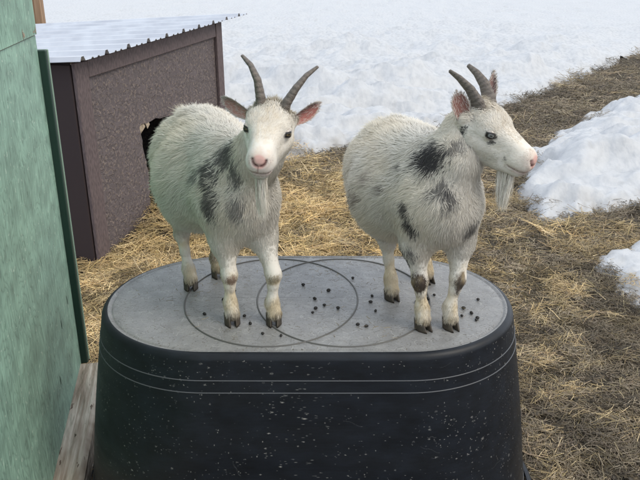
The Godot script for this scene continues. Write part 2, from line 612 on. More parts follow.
# ------------------------------------------------------------------ shelter, wall, timber
func extrude(poly: PackedVector2Array, d: float) -> Array:
	# (faces, rim) of a sheet: poly in x-y, thickness along z from 0 to d
	var tri := Geometry2D.triangulate_polygon(poly)
	var v := PackedVector3Array()
	var n := PackedVector3Array()
	var uv := PackedVector2Array()
	var idx := PackedInt32Array()
	for s in 2:
		var st := v.size()
		for p in poly:
			v.append(Vector3(p.x, p.y, d * s))
			n.append(Vector3(0, 0, 1 if s else -1))
			uv.append(p)
		for t in range(0, tri.size(), 3):
			var a := poly[tri[t]]
			var ccw := (poly[tri[t + 1]] - a).cross(poly[tri[t + 2]] - a) > 0
			var o := [0, 2, 1] if ccw == (s == 1) else [0, 1, 2]
			for q in o: idx.append(st + tri[t + q])
	var faces := mesh_of(v, n, idx, PackedColorArray(), uv)
	var rv := PackedVector3Array()
	var rn := PackedVector3Array()
	var ri := PackedInt32Array()
	for i in poly.size():
		var a := poly[i]
		var b := poly[(i + 1) % poly.size()]
		var nn := Vector3((b - a).y, -(b - a).x, 0).normalized()
		if Geometry2D.is_polygon_clockwise(poly): nn = -nn
		var st := rv.size()
		rv.append_array([Vector3(a.x, a.y, 0), Vector3(b.x, b.y, 0), Vector3(b.x, b.y, d), Vector3(a.x, a.y, d)])
		rn.append_array([nn, nn, nn, nn])
		ri.append_array([st, st + 1, st + 2, st, st + 2, st + 3])
	return [faces, mesh_of(rv, rn, ri)]

func build_shelter() -> void:
	var d := SHED_B - SHED_A
	var wide := d.length()
	# local axes: x along the front wall (near to far), z out of the front wall
	var root := base("goat_shelter", Vector3(SHED_A.x, 0, SHED_A.y), atan2(-d.y, d.x))
	root.rotation.z = deg_to_rad(0.6)
	tag(root, "low brown strand board animal shelter with pale ribbed metal roof", "shed")
	var r := RandomNumberGenerator.new()
	r.seed = 5
	var h0 := 1.085
	var h1 := 1.165
	# front wall: opening with a chewed edge
	var poly := PackedVector2Array([Vector2(0, -0.05), Vector2(0, h0), Vector2(wide, h1), Vector2(wide, -0.05), Vector2(1.16, -0.05)])
	var hole: Array[Vector2] = []
	for i in 13: hole.append(Vector2(1.16 + r.randfn(0, 0.008), -0.05 + (i + 0.5) * 0.05))
	for i in 12: hole.append(Vector2(1.15 - (i + 0.5) * 0.052, 0.655 + i * 0.0005 + r.randfn(0, 0.007)))
	for i in 26: hole.append(Vector2(0.525 + 0.05 * sin(i * 0.12) + r.randfn(0, 0.008), 0.655 - (i + 0.2) * 0.027))
	for p in hole: poly.append(p)
	poly.append(Vector2(0.57, -0.05))
	var ex := extrude(poly, 0.014)
	var front := put("front_wall", ex[0], M.board, root)
	front.set_meta("label", "painted strand board wall with a ragged doorway")
	put("chewed_edge", ex[1], M.raw_edge, front)
	# torn splinters hanging in the corner of the doorway
	for k in 3:
		var sp := SurfaceTool.new()
		sp.begin(Mesh.PRIMITIVE_TRIANGLES)
		var a := Vector3(0.545 + 0.035 * k + r.randfn(0, 0.004), 0.672, 0.002)
		var ln := r.randf_range(0.03, 0.09)
		var ww := r.randf_range(0.012, 0.02)
		var b := a + Vector3(r.randfn(0, 0.02), -ln, r.randf_range(-0.02, 0.012))
		var m := (a + b) / 2 + Vector3(r.randfn(0, 0.01), 0, 0.008)
		for s in [[a + Vector3(ww, 0, 0), a - Vector3(ww, 0, 0), m - Vector3(ww, 0, 0)], [a + Vector3(ww, 0, 0), m - Vector3(ww, 0, 0), m + Vector3(ww * 0.8, 0, 0.003)], [m + Vector3(ww * 0.8, 0, 0.003), m - Vector3(ww, 0, 0), b]]:
			for q in s: sp.add_vertex(q)
			for q in [s[2], s[1], s[0]]: sp.add_vertex(q + Vector3(0, 0, -0.004))
		sp.generate_normals()
		put("splinter", sp.commit(), M.raw_edge, front)
	var deep := 1.75
	# other walls and the floor inside
	var side := extrude(PackedVector2Array([Vector2(0, -0.05), Vector2(0, h0 - 0.11), Vector2(deep, h0), Vector2(deep, -0.05)]), 0.014)
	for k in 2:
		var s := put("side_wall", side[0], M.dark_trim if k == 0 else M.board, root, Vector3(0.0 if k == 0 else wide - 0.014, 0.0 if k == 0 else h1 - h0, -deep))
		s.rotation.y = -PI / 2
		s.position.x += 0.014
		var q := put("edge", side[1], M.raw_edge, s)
		q.position = Vector3.ZERO
	var bk := extrude(PackedVector2Array([Vector2(0.016, -0.05), Vector2(0.016, h0 - 0.12), Vector2(wide - 0.016, h1 - 0.12), Vector2(wide - 0.016, -0.05)]), 0.014)
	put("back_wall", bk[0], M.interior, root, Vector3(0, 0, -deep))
	# trim boards, proud of the wall
	var trims := [
		[Vector3(0.036, (h0 - 0.05) / 2, 0.026), Vector3(0.105, h0 + 0.05, 0.022), 0.0],
		[Vector3(wide - 0.03, (h1 - 0.05) / 2, 0.026), Vector3(0.085, h1 + 0.05, 0.022), 0.0],
		[Vector3(wide / 2 + 0.004, (h0 + h1) / 2 - 0.044, 0.026), Vector3(wide - 0.17, 0.088, 0.019), atan2(h1 - h0, wide)],
	]
	for t in trims:
		var o := put("trim_board", bevel_box(t[1], 0.003), M.trim, root, t[0])
		o.rotation.z = t[2]
	put("corner_board", bevel_box(Vector3(0.022, h0 + 0.04, 0.14), 0.003), M.dark_trim, root, Vector3(-0.013, (h0 - 0.06) / 2, -0.06))
	# ribbed metal roof
	var rv := PackedVector3Array()
	var idx := PackedInt32Array()
	var xs := PackedFloat32Array()
	var ys := PackedFloat32Array()
	var x0 := -0.07
	while x0 < wide + 0.14:
		# one rib every 0.2 m, with two faint stiffeners in the pan
		for q in [[0.0, 0.0], [0.012, 0.022], [0.030, 0.022], [0.042, 0.0], [0.088, 0.0], [0.094, 0.007], [0.104, 0.007], [0.110, 0.0], [0.138, 0.0], [0.144, 0.007], [0.154, 0.007], [0.160, 0.0]]:
			xs.append(x0 + q[0])
			ys.append(q[1])
		x0 += 0.199
	var rows := 9
	var z0 := 0.115
	for layer in 2:
		for k in rows:
			var f := float(k) / (rows - 1)
			var zz := z0 - f * (deep + 0.30)
			for i in xs.size():
				var hh := h0 + 0.016 + (h1 - h0) * xs[i] / wide - 0.0629 * (z0 - zz) + 0.006
				rv.append(Vector3(xs[i], hh + ys[i] - layer * 0.0012, zz))
	var nx := xs.size()
	for layer in 2:
		for k in rows - 1:
			for i in nx - 1:
				var a := (layer * rows + k) * nx + i
				var q := [a, a + nx, a + 1, a + 1, a + nx, a + nx + 1] if layer == 0 else [a, a + 1, a + nx, a + 1, a + nx + 1, a + nx]
				for w in q: idx.append(w)
	for i in nx - 1:
		var a := i
		var b := rows * nx + i
		idx.append_array([a, a + 1, b, a + 1, b + 1, b])
	# separate the faces so that the ribs keep their creases
	var st := SurfaceTool.new()
	st.begin(Mesh.PRIMITIVE_TRIANGLES)
	st.set_smooth_group(-1)
	for i in idx: st.add_vertex(rv[i])
	st.generate_normals()
	var roof := put("roof", st.commit(), M.roof, root)
	roof.set_meta("label", "pale ribbed sheet metal roof")
	for k in 8:
		var sc := CylinderMesh.new()
		sc.top_radius = 0.003; sc.bottom_radius = 0.006; sc.height = 0.006; sc.radial_segments = 8; sc.rings = 1
		var xx := 0.05 + k * 0.199
		put("screw", sc, M.dark_trim, roof, Vector3(xx, h0 + 0.023 + (h1 - h0) * xx / wide - 0.0629 * 0.09 + 0.003, 0.025))
	# plates under the roof
	var plate := put("rafter", bevel_box(Vector3(wide - 0.06, 0.05, 0.035), 0.003), M.dark_trim, root, Vector3(wide / 2, (h0 + h1) / 2 - 0.045, -0.03))
	plate.rotation.z = atan2(h1 - h0, wide)

func wall_panel(root: Node3D, ln: float, called: String, y0: float, y1: float, zz: float, m: Material, lab: String) -> void:
	var poly := PackedVector2Array([Vector2(0, y0), Vector2(0, y1), Vector2(ln - 0.03, y1), Vector2(ln - 0.03, y0)])
	var ex := extrude(poly, 0.014)
	var o := put(called, ex[0], m, root, Vector3(0, 0, zz))
	o.set_meta("label", lab)
	put("edge", ex[1], M.raw_edge, o)

func build_wall() -> void:
	# plywood wall on the left, running away from the camera
	var near := Vector2(-0.577, -0.55)
	var far := Vector2(-0.930, -2.37)
	var d := far - near
	var root := base("plywood_wall", Vector3(near.x, 0, near.y), atan2(-d.y, d.x))
	tag(root, "green painted plywood wall at the left with dark green end", "wall")
	var ln := d.length()
	wall_panel(root, ln, "lower_panel", 0.10, 1.318, -0.007, M.green, "green plywood sheet")
	wall_panel(root, ln - 0.005, "upper_panel", 1.322, 2.0, -0.001, M.green_upper, "upper green plywood sheet, paint chipped along its lower edge")
	put("end_batten", bevel_box(Vector3(0.028, 1.17, 0.062), 0.003), M.green_dark, root, Vector3(ln - 0.0145, 0.685, 0.0))
	put("corner_strip", bevel_box(Vector3(0.012, 1.17, 0.064), 0.002), M.green_edge, root, Vector3(ln + 0.006, 0.685, 0.0018))
	for k in 3: put("stud", bevel_box(Vector3(0.038, 1.9, 0.089), 0.003), M.timber, root, Vector3(0.1 + k * 0.6, 1.05, -0.056))
	put("end_stud", bevel_box(Vector3(0.038, 1.86, 0.05), 0.003), M.timber, root, Vector3(ln - 0.056, 1.03, -0.036))
	put("sole_plate", bevel_box(Vector3(ln - 0.04, 0.04, 0.089), 0.003), M.timber, root, Vector3(ln / 2 - 0.03, 0.078, -0.056))
	# paint chipped off along the joint: bare wood
	var r := RandomNumberGenerator.new()
	r.seed = 71
	for k in [[0.05, 0.007, 0.013], [0.062, 0.006, 0.007], [0.085, 0.010, 0.004], [0.235, 0.012, 0.010], [0.25, 0.006, 0.016]]:
		var poly := PackedVector2Array()
		for q in 14: poly.append(Vector2(cos(q / 14.0 * TAU) * k[1] * r.randf_range(0.5, 1.25), sin(q / 14.0 * TAU) * k[2] * r.randf_range(0.5, 1.25)))
		var ex := extrude(poly, 0.0012)
		put("paint_chip", ex[0], M.raw_edge, root, Vector3(ln - k[0], 1.330 + k[2] * 0.4, 0.0126))
	# knots in the ply: shallow dark pits
	for k in [[ln - 0.13, 0.42], [ln - 0.28, 0.40], [ln - 0.42, 0.27]]:
		var s := SphereMesh.new()
		s.radius = 0.5; s.height = 1.0; s.radial_segments = 12; s.rings = 6
		var o := put("knot", s, M.green_dark, root, Vector3(k[0], k[1], 0.0065))
		o.scale = Vector3(0.008, 0.036, 0.004)
	# timber lying along its foot
	var tb := bevel_box(Vector3(0.125, 0.115, 2.0), 0.014, 0.004)
	var beam := put("timber_beam", tb, M.timber, null, Vector3(-0.700, 0.052, -1.36))
	beam.rotation.y = atan2(-d.x, -d.y) + PI
	tag(beam, "weathered pale timber lying along the foot of the green wall", "beam")
	var post := put("wooden_post", bevel_box(Vector3(0.10, 2.1, 0.09), 0.006), M.post, null, Vector3(-2.50, 1.0, -6.5))
	tag(post, "brown wooden post standing behind the shelter roof", "post")

# ------------------------------------------------------------------ tank
func stadium(hl: float, hd: float, count: int) -> PackedVector2Array:
	# oval with near-straight long sides
	var a := PackedVector2Array()
	var r := hd
	var st := hl - hd
	for i in count:
		var t := TAU * i / count
		var c := cos(t)
		var s := sin(t)
		# superellipse that follows the ends closely and bows the sides a little
		var e := Vector2(signf(c) * pow(absf(c), 0.80) * hl, signf(s) * pow(absf(s), 0.86) * hd)
		var q := Vector2(clampf(e.x, -st, st), 0)
		var cap := q + (e - q).normalized() * r
		a.append(e.lerp(cap, 0.96))
	return a

func bead(points: PackedVector3Array, up: PackedVector3Array, w: float, h: float) -> ArrayMesh:
	# half-round moulding along a closed line
	var v := PackedVector3Array()
	var idx := PackedInt32Array()
	var n := points.size()
	for i in n:
		var t := (points[(i + 1) % n] - points[(i + n - 1) % n]).normalized()
		var s := t.cross(up[i]).normalized()
		for k in 7:
			var a := PI * k / 6.0
			v.append(points[i] + s * cos(a) * w + up[i] * (sin(a) * h - 0.001))
	for i in n:
		for k in 6:
			var a := i * 7 + k
			var b := ((i + 1) % n) * 7 + k
			idx.append_array([a, a + 1, b, a + 1, b + 1, b])
	var nn := smooth_normals(v, idx)
	if nn[3].dot(up[0]) < 0:
		for t in range(0, idx.size(), 3):
			var q := idx[t]
			idx[t] = idx[t + 1]
			idx[t + 1] = q
		nn = smooth_normals(v, idx)
	return mesh_of(v, nn, idx)

func tank_materials() -> void:
	var r := RandomNumberGenerator.new()
	r.seed = 90
	var img := Image.create(2048, 512, false, Image.FORMAT_RGB8)
	var b0 := lin(0.0090, 0.0115, 0.0165)
	for y in 512:
		for x in 2048:
			var t := 1.0 + n_mid.get_noise_2d(x * 0.012, y * 0.012) * 0.25 + n_fine.get_noise_2d(x * 0.006, y * 0.03) * 0.12
			img.set_pixel(x, y, Color(b0.r * t, b0.g * t, b0.b * t))
	# splashes of dried mud and a few scrapes
	for i in 9000:
		var y := int(512 - pow(r.randf(), 0.75) * 500.0)
		var x := r.randi() % 2048
		if n_big.get_noise_2d(x * 0.012, y * 0.01) < r.randf_range(-0.5, 0.4): continue
		var big := 0.9 if r.randf() < 0.90 else r.randf_range(1.3, 2.2)
		if r.randf() < 0.006: big = r.randf_range(2.6, 4.0)
		var c := lin(0.20, 0.19, 0.175).lerp(lin(0.42, 0.40, 0.36), r.randf())
		var str_ := r.randf_range(0.45, 1.0)
		var rad := ceili(big)
		for yy in range(-rad, rad + 1):
			for xx in range(-rad, rad + 1):
				if Vector2(xx, yy).length() > big * (0.8 + 0.4 * sin(xx * 2.0 + yy * 3.0 + i)): continue
				var px := posmod(x + xx, 2048)
				var py := clampi(y + yy, 0, 511)
				img.set_pixel(px, py, img.get_pixel(px, py).lerp(c, str_))
	for i in 70:
		var x := r.randf() * 2048
		var y := r.randf() * 500
		var dx := r.randfn(0, 0.5)
		var dy := r.randfn(0, 0.35)
		var c := lin(0.10, 0.10, 0.10)
		for k in int(r.randf_range(10, 60)):
			var px := posmod(int(x + dx * k), 2048)
			var py := clampi(int(y + dy * k + 1.5 * sin(k * 0.2)), 0, 511)
			img.set_pixel(px, py, img.get_pixel(px, py).lerp(c, 0.4))
	var side := mat(Color.WHITE, 0.5)
	side.metallic_specular = 0.4
	side.albedo_texture = tex(img)
	side.roughness_texture = ramp_tex(0.02, 256, [[0.2, Color(0.75, 0.75, 0.75)], [0.8, Color(1, 1, 1)]], 4, 91)
	M.tank_side = side
	# deck: scuffed grey plastic with dust ground in by hooves
	var top := Image.create(1024, 1024, false, Image.FORMAT_RGB8)
	for y in 1024:
		for x in 1024:
			var t := 0.50 + n_mid.get_noise_2d(x * 0.008, y * 0.008) * 0.25 + n_fine.get_noise_2d(x * 0.02, y * 0.02) * 0.22 + n_fine.get_noise_2d(x * 0.003 + 70, y * 0.04) * 0.16
			var c := lin(0.17, 0.172, 0.176).lerp(lin(0.34, 0.34, 0.335), clampf(t, 0, 1))
			top.set_pixel(x, y, c)
	for i in 2600:
		var x := r.randf() * 1024
		var y := r.randf() * 1024
		var an := r.randf() * TAU
		var curl := r.randfn(0, 0.05)
		var lt := r.randf() < 0.6
		var c := lin(0.52, 0.52, 0.50) if lt else lin(0.085, 0.08, 0.075)
		var st := r.randf_range(0.25, 0.75)
		for k in int(r.randf_range(3, 34)):
			an += curl
			x += cos(an)
			y += sin(an)
			var px := posmod(int(x), 1024)
			var py := posmod(int(y), 1024)
			top.set_pixel(px, py, top.get_pixel(px, py).lerp(c, st))
			if st > 0.55: top.set_pixel(px, (py + 1) % 1024, top.get_pixel(px, (py + 1) % 1024).lerp(c, st * 0.6))
	for i in 2600:
		var x := r.randi() % 1024
		var y := r.randi() % 1024
		var c := lin(0.05, 0.042, 0.03).lerp(lin(0.14, 0.11, 0.07), r.randf())
		for q in r.randi() % 9 + 2:
			top.set_pixel(posmod(x + r.randi() % 4, 1024), posmod(y + r.randi() % 3, 1024), c)
	for i in 420:
		var x := r.randi() % 1024
		var y := r.randi() % 1024
		var c := lin(0.045, 0.038, 0.028).lerp(lin(0.11, 0.085, 0.055), r.randf())
		var big := r.randf_range(1.2, 3.2)
		for yy in range(-3, 4):
			for xx in range(-3, 4):
				if Vector2(xx, yy * 1.3).length() < big * (0.8 + 0.35 * sin(xx * 2.0 + yy * 3.0 + i)): top.set_pixel(posmod(x + xx, 1024), posmod(y + yy, 1024), c)
	var dk := mat(Color.WHITE, 0.52)
	dk.albedo_texture = tex(top)
	dk.roughness_texture = ramp_tex(0.015, 512, [[0.2, Color(0.75, 0.75, 0.75)], [0.8, Color(1.0, 1.0, 1.0)]], 5, 93)
	dk.heightmap_enabled = true
	dk.heightmap_texture = noise_tex(0.05, 512, FastNoiseLite.TYPE_SIMPLEX, 5, 95)
	dk.heightmap_scale = 0.10
	M.tank_deck = dk
	M.tank_bead = mat(lin(0.10, 0.098, 0.092), 0.5)
	M.tank_side_bead = mat(lin(0.085, 0.09, 0.10), 0.45)

func build_tank() -> void:
	tank_materials()
	var root := base("stock_tank", TANK)
	tag(root, "upturned black plastic oval stock tank that the goats stand on", "tank")
	var count := 180
	# profile from the ground up: (half length, half depth, height)
	var prof := []
	var hl := 0.578
	var hd := 0.324
	for k in 22:
		var t := k / 21.0
		prof.append([lerpf(0.672, hl + 0.004, t) + 0.006 * sin(t * PI), lerpf(0.405, hd + 0.004, t) + 0.006 * sin(t * PI), lerpf(0.0, TOP - 0.020, t)])
	for k in 8:
		var a := PI / 2 * (k + 1) / 8.0
		prof.append([hl + 0.004 - 0.018 * (1 - cos(a)), hd + 0.004 - 0.018 * (1 - cos(a)), TOP - 0.020 + 0.020 * sin(a)])
	var v := PackedVector3Array()
	var uv := PackedVector2Array()
	var idx := PackedInt32Array()
	for p in prof:
		var ring := stadium(p[0], p[1], count)
		for i in count + 1:
			var q := ring[i % count]
			v.append(Vector3(q.x, p[2], q.y))
			uv.append(Vector2(float(i) / count, 1.0 - p[2] / TOP))
	for k in prof.size() - 1:
		for i in count:
			var a := k * (count + 1) + i
			var b := a + count + 1
			idx.append_array([a, a + 1, b, a + 1, b + 1, b])
	var nn := smooth_normals(v, idx)
	if nn[count * 3].dot(v[count * 3]) < 0:
		for t in range(0, idx.size(), 3):
			var q := idx[t]; idx[t] = idx[t + 1]; idx[t + 1] = q
		nn = smooth_normals(v, idx)
	put("side", mesh_of(v, nn, idx, PackedColorArray(), uv), M.tank_side, root)
	# deck with a narrow groove round its border
	v = PackedVector3Array(); uv = PackedVector2Array(); idx = PackedInt32Array()
	var rings := []
	for q in [[-0.014, 0.0], [-0.019, 0.0005], [-0.0215, -0.004], [-0.0265, -0.004], [-0.029, -0.0005], [-0.05, -0.0005]]: rings.append(q)
	for k in 14: rings.append([-0.05 - (k + 1) * 0.0178, -0.0005])
	rings.append([-0.31, -0.0005])
	for q in rings:
		var ring := stadium(hl + 0.012 + q[0] - 0.012, hd + 0.010 + q[0] - 0.010, count) if q[0] > -0.3 else stadium(hl - 0.3, 0.0003, count)
		for i in count:
			v.append(Vector3(ring[i].x, TOP + q[1] + n_big.get_noise_2d(ring[i].x * 1.5, ring[i].y * 1.5) * 0.003 * clampf(-q[0] * 12.0 - 0.3, 0, 1), ring[i].y))
			uv.append(Vector2(ring[i].x, ring[i].y) * 1.15)
	for k in rings.size() - 1:
		for i in count:
			var a := k * count + i
			var b := k * count + (i + 1) % count
			idx.append_array([a, b, a + count, b, b + count, a + count])
	nn = smooth_normals(v, idx)
	if nn[count * 8].y < 0:
		for t in range(0, idx.size(), 3):
			var q := idx[t]; idx[t] = idx[t + 1]; idx[t + 1] = q
		nn = smooth_normals(v, idx)
	put("deck", mesh_of(v, nn, idx, PackedColorArray(), uv), M.tank_deck, root)
	# two overlapping moulded ovals on the deck
	for cx in [-0.103, 0.102]:
		var pts := PackedVector3Array()
		var ups := PackedVector3Array()
		for i in 140:
			var t := TAU * i / 140.0
			pts.append(Vector3(cx + 0.246 * cos(t), TOP + 0.0005, 0.285 * sin(t)))
			ups.append(Vector3.UP)
		put("moulded_ring", bead(pts, ups, 0.0025, 0.0030), M.tank_bead, root)
	# ribs round the side
	for y in [0.568, 0.536, 0.085]:
		var t: float = y / (TOP - 0.020)
		var ring := stadium(lerpf(0.672, hl + 0.004, t) + 0.006 * sin(t * PI), lerpf(0.405, hd + 0.004, t) + 0.006 * sin(t * PI), count)
		var pts := PackedVector3Array()
		var ups := PackedVector3Array()
		for i in count:
			pts.append(Vector3(ring[i].x, y, ring[i].y))
			var e := ring[(i + 1) % count] - ring[(i + count - 1) % count]
			ups.append(Vector3(e.y, 0, -e.x).normalized())
		put("rib", bead(pts, ups, 0.0017, 0.0024), M.tank_side_bead, root)
	# rolled lip on the ground
	var lip := stadium(0.688, 0.42, count)
	var lp := PackedVector3Array()
	var lu := PackedVector3Array()
	for i in count:
		lp.append(Vector3(lip[i].x, 0.012, lip[i].y))
		lu.append(Vector3(lip[i].x, 0.15, lip[i].y).normalized())
	put("lip", bead(lp, lu, 0.016, 0.016), M.tank_side, root)

func build_droppings() -> void:
	var r := RandomNumberGenerator.new()
	r.seed = 17
	var shapes := []
	for k in 3:
		var v := PackedVector3Array()
		var idx := PackedInt32Array()
		for j in 7:
			for i in 10:
				var a := PI * j / 6.0
				var b := TAU * i / 10.0
				var rr := 0.0062 * (1.0 + 0.10 * sin(b * 2.0 + k * 2.0) * sin(a) + 0.07 * cos(a * 3.0 + k))
				v.append(Vector3(sin(a) * cos(b) * 1.25, cos(a) * 0.95, sin(a) * sin(b)) * rr)
		for j in 6:
			for i in 10:
				var a := j * 10 + i
				var b := j * 10 + (i + 1) % 10
				idx.append_array([a, b, a + 10, b, b + 10, a + 10])
		shapes.append(mesh_of(v, smooth_normals(v, idx), idx))
	# (x, z) on the deck, and what each lies beside
	var spots := [
		["small black goat dropping lying alone near the tank's rear rim, behind the left goat", [[-0.405, -1.995]]],
		["small black goat dropping on the tank deck beside the left goat's front hooves", [[-0.185, -1.655], [-0.148, -1.60], [-0.205, -1.70], [-0.315, -1.71], [-0.275, -1.80], [-0.25, -1.86], [-0.10, -1.59]]],
		["small black goat dropping inside the moulded ring between the two goats", [[-0.015, -1.805], [-0.012, -1.745], [0.012, -1.765], [-0.02, -1.72], [0.05, -1.745], [0.025, -1.86], [-0.05, -1.9]]],
		["small black goat dropping beside the right goat's hind hoof", [[0.150, -1.825], [0.143, -1.785], [0.153, -1.73], [0.10, -1.65], [0.122, -1.64], [0.10, -1.95]]],
		["small black goat dropping between the right goat's front and hind legs", [[0.290, -1.835], [0.272, -1.785], [0.308, -1.805], [0.302, -1.76], [0.33, -1.83]]],
		["small black goat dropping right of the right goat's front hooves near the rim", [[0.398, -1.745], [0.414, -1.715], [0.424, -1.685], [0.419, -1.675], [0.385, -1.70], [0.45, -1.80]]],
	]
	for s in spots:
		for p in s[1]:
			var o := put("goat_dropping", shapes[r.randi() % 3], M.dung, null, Vector3(p[0], TOP + 0.0052, p[1]))
			o.rotation.y = r.randf() * TAU
			o.scale = Vector3.ONE * r.randf_range(0.58, 0.85)
			o.position.y = TOP - 0.0007 + 0.0058 * o.scale.y
			tag(o, s[0], "dropping", "goat droppings on the tank")
	# chaff and bits of straw carried up by hooves
	var bits := straw_clump(300, 3, 0.02, 0.004, 0.016, 0.0007, 0.05)
	var tr := []
	var tc := PackedColorArray()
	for i in 110:
		var p := Vector2(r.randf_range(-0.5, 0.5), r.randf_range(-0.26, 0.26))
		if Vector2(maxf(absf(p.x) - 0.25, 0), p.y).length() > 0.27: continue
		tr.append(Transform3D(Basis(Vector3.UP, r.randf() * TAU).scaled(Vector3.ONE * r.randf_range(0.5, 1.3)), Vector3(TANK.x + p.x, TOP + 0.0005, TANK.z + p.y)))
		tc.append(Color(0.34, 0.28, 0.17).lerp(Color(0.14, 0.11, 0.07), r.randf()))
	scatter("chaff", "specks of chaff and straw on the tank's grey deck", bits, tr, tc)

# ------------------------------------------------------------------ goats: implicit bodies meshed as surface nets
class Cloud:
	var v := PackedVector3Array()
	var idx := PackedInt32Array()

func net(bones: Array, cell: float, k: float, lo: Vector3, hi: Vector3, into: Cloud) -> void:
	var nx := int((hi.x - lo.x) / cell) + 2
	var ny := int((hi.y - lo.y) / cell) + 2
	var nz := int((hi.z - lo.z) / cell) + 2
	var field := PackedFloat32Array()
	field.resize(nx * ny * nz)
	for bone in bones:
		var a: Vector3 = bone[0]
		var ra: float = bone[1]
		var b: Vector3 = bone[2]
		var rb: float = bone[3]
		var m := maxf(ra, rb) + 4.5 / k
		var l0 := (Vector3(minf(a.x, b.x), minf(a.y, b.y), minf(a.z, b.z)) - Vector3.ONE * m - lo) / cell
		var l1 := (Vector3(maxf(a.x, b.x), maxf(a.y, b.y), maxf(a.z, b.z)) + Vector3.ONE * m - lo) / cell
		var ab := b - a
		var inv := 1.0 / maxf(ab.length_squared(), 1e-9)
		var dr := rb - ra
		for z in range(maxi(0, int(l0.z)), mini(nz - 1, int(l1.z)) + 1):
			for y in range(maxi(0, int(l0.y)), mini(ny - 1, int(l1.y)) + 1):
				var row := (z * ny + y) * nx
				for x in range(maxi(0, int(l0.x)), mini(nx - 1, int(l1.x)) + 1):
					var p := Vector3(lo.x + x * cell, lo.y + y * cell, lo.z + z * cell) - a
					var t := clampf(p.dot(ab) * inv, 0.0, 1.0)
					var d := (p - ab * t).length() - ra - dr * t
					if d < 4.5 / k: field[row + x] += exp(-k * d)
	# field > 1 is inside
	var cells := PackedInt32Array()
	cells.resize(nx * ny * nz)
	cells.fill(-1)
	var sxy := nx * ny
	var off := [0, 1, nx, nx + 1, sxy, sxy + 1, sxy + nx, sxy + nx + 1]
	var edges := [[0, 1], [2, 3], [4, 5], [6, 7], [0, 2], [1, 3], [4, 6], [5, 7], [0, 4], [1, 5], [2, 6], [3, 7]]
	for z in nz - 1:
		for y in ny - 1:
			var row := (z * ny + y) * nx
			for x in nx - 1:
				var i := row + x
				var c := 0
				if field[i] > 1.0: c += 1
				if field[i + 1] > 1.0: c += 1
				if field[i + nx] > 1.0: c += 1
				if field[i + nx + 1] > 1.0: c += 1
				if field[i + sxy] > 1.0: c += 1
				if field[i + sxy + 1] > 1.0: c += 1
				if field[i + sxy + nx] > 1.0: c += 1
				if field[i + sxy + nx + 1] > 1.0: c += 1
				if c == 0 or c == 8: continue
				var sum := Vector3.ZERO
				var cnt := 0
				for e in edges:
					var fa := field[i + off[e[0]]]
					var fb := field[i + off[e[1]]]
					if (fa > 1.0) == (fb > 1.0): continue
					var la := log(maxf(fa, 0.005))
					var lb := log(maxf(fb, 0.005))
					var t := la / (la - lb)
					var pa := Vector3(e[0] & 1, (e[0] >> 1) & 1, e[0] >> 2)
					var pb := Vector3(e[1] & 1, (e[1] >> 1) & 1, e[1] >> 2)
					sum += pa.lerp(pb, t)
					cnt += 1
				cells[i] = into.v.size()
				into.v.append(lo + (Vector3(x, y, z) + sum / cnt) * cell)
	for z in range(1, nz - 1):
		for y in range(1, ny - 1):
			var row := (z * ny + y) * nx
			for x in range(1, nx - 1):
				var i := row + x
				if cells[i] < 0: continue
				var inside := field[i] > 1.0
				for ax in 3:
					var o: int = [1, nx, sxy][ax]
					if inside == (field[i + o] > 1.0): continue
					var p: int = [nx, sxy, 1][ax]
					var q: int = [sxy, 1, nx][ax]
					var a := cells[i]
					var b := cells[i - p]
					var c := cells[i - p - q]
					var d := cells[i - q]
					if a < 0 or b < 0 or c < 0 or d < 0: continue
					if inside: into.idx.append_array([a, c, b, a, d, c])
					else: into.idx.append_array([a, b, c, a, c, d])

var head_cloud: Cloud

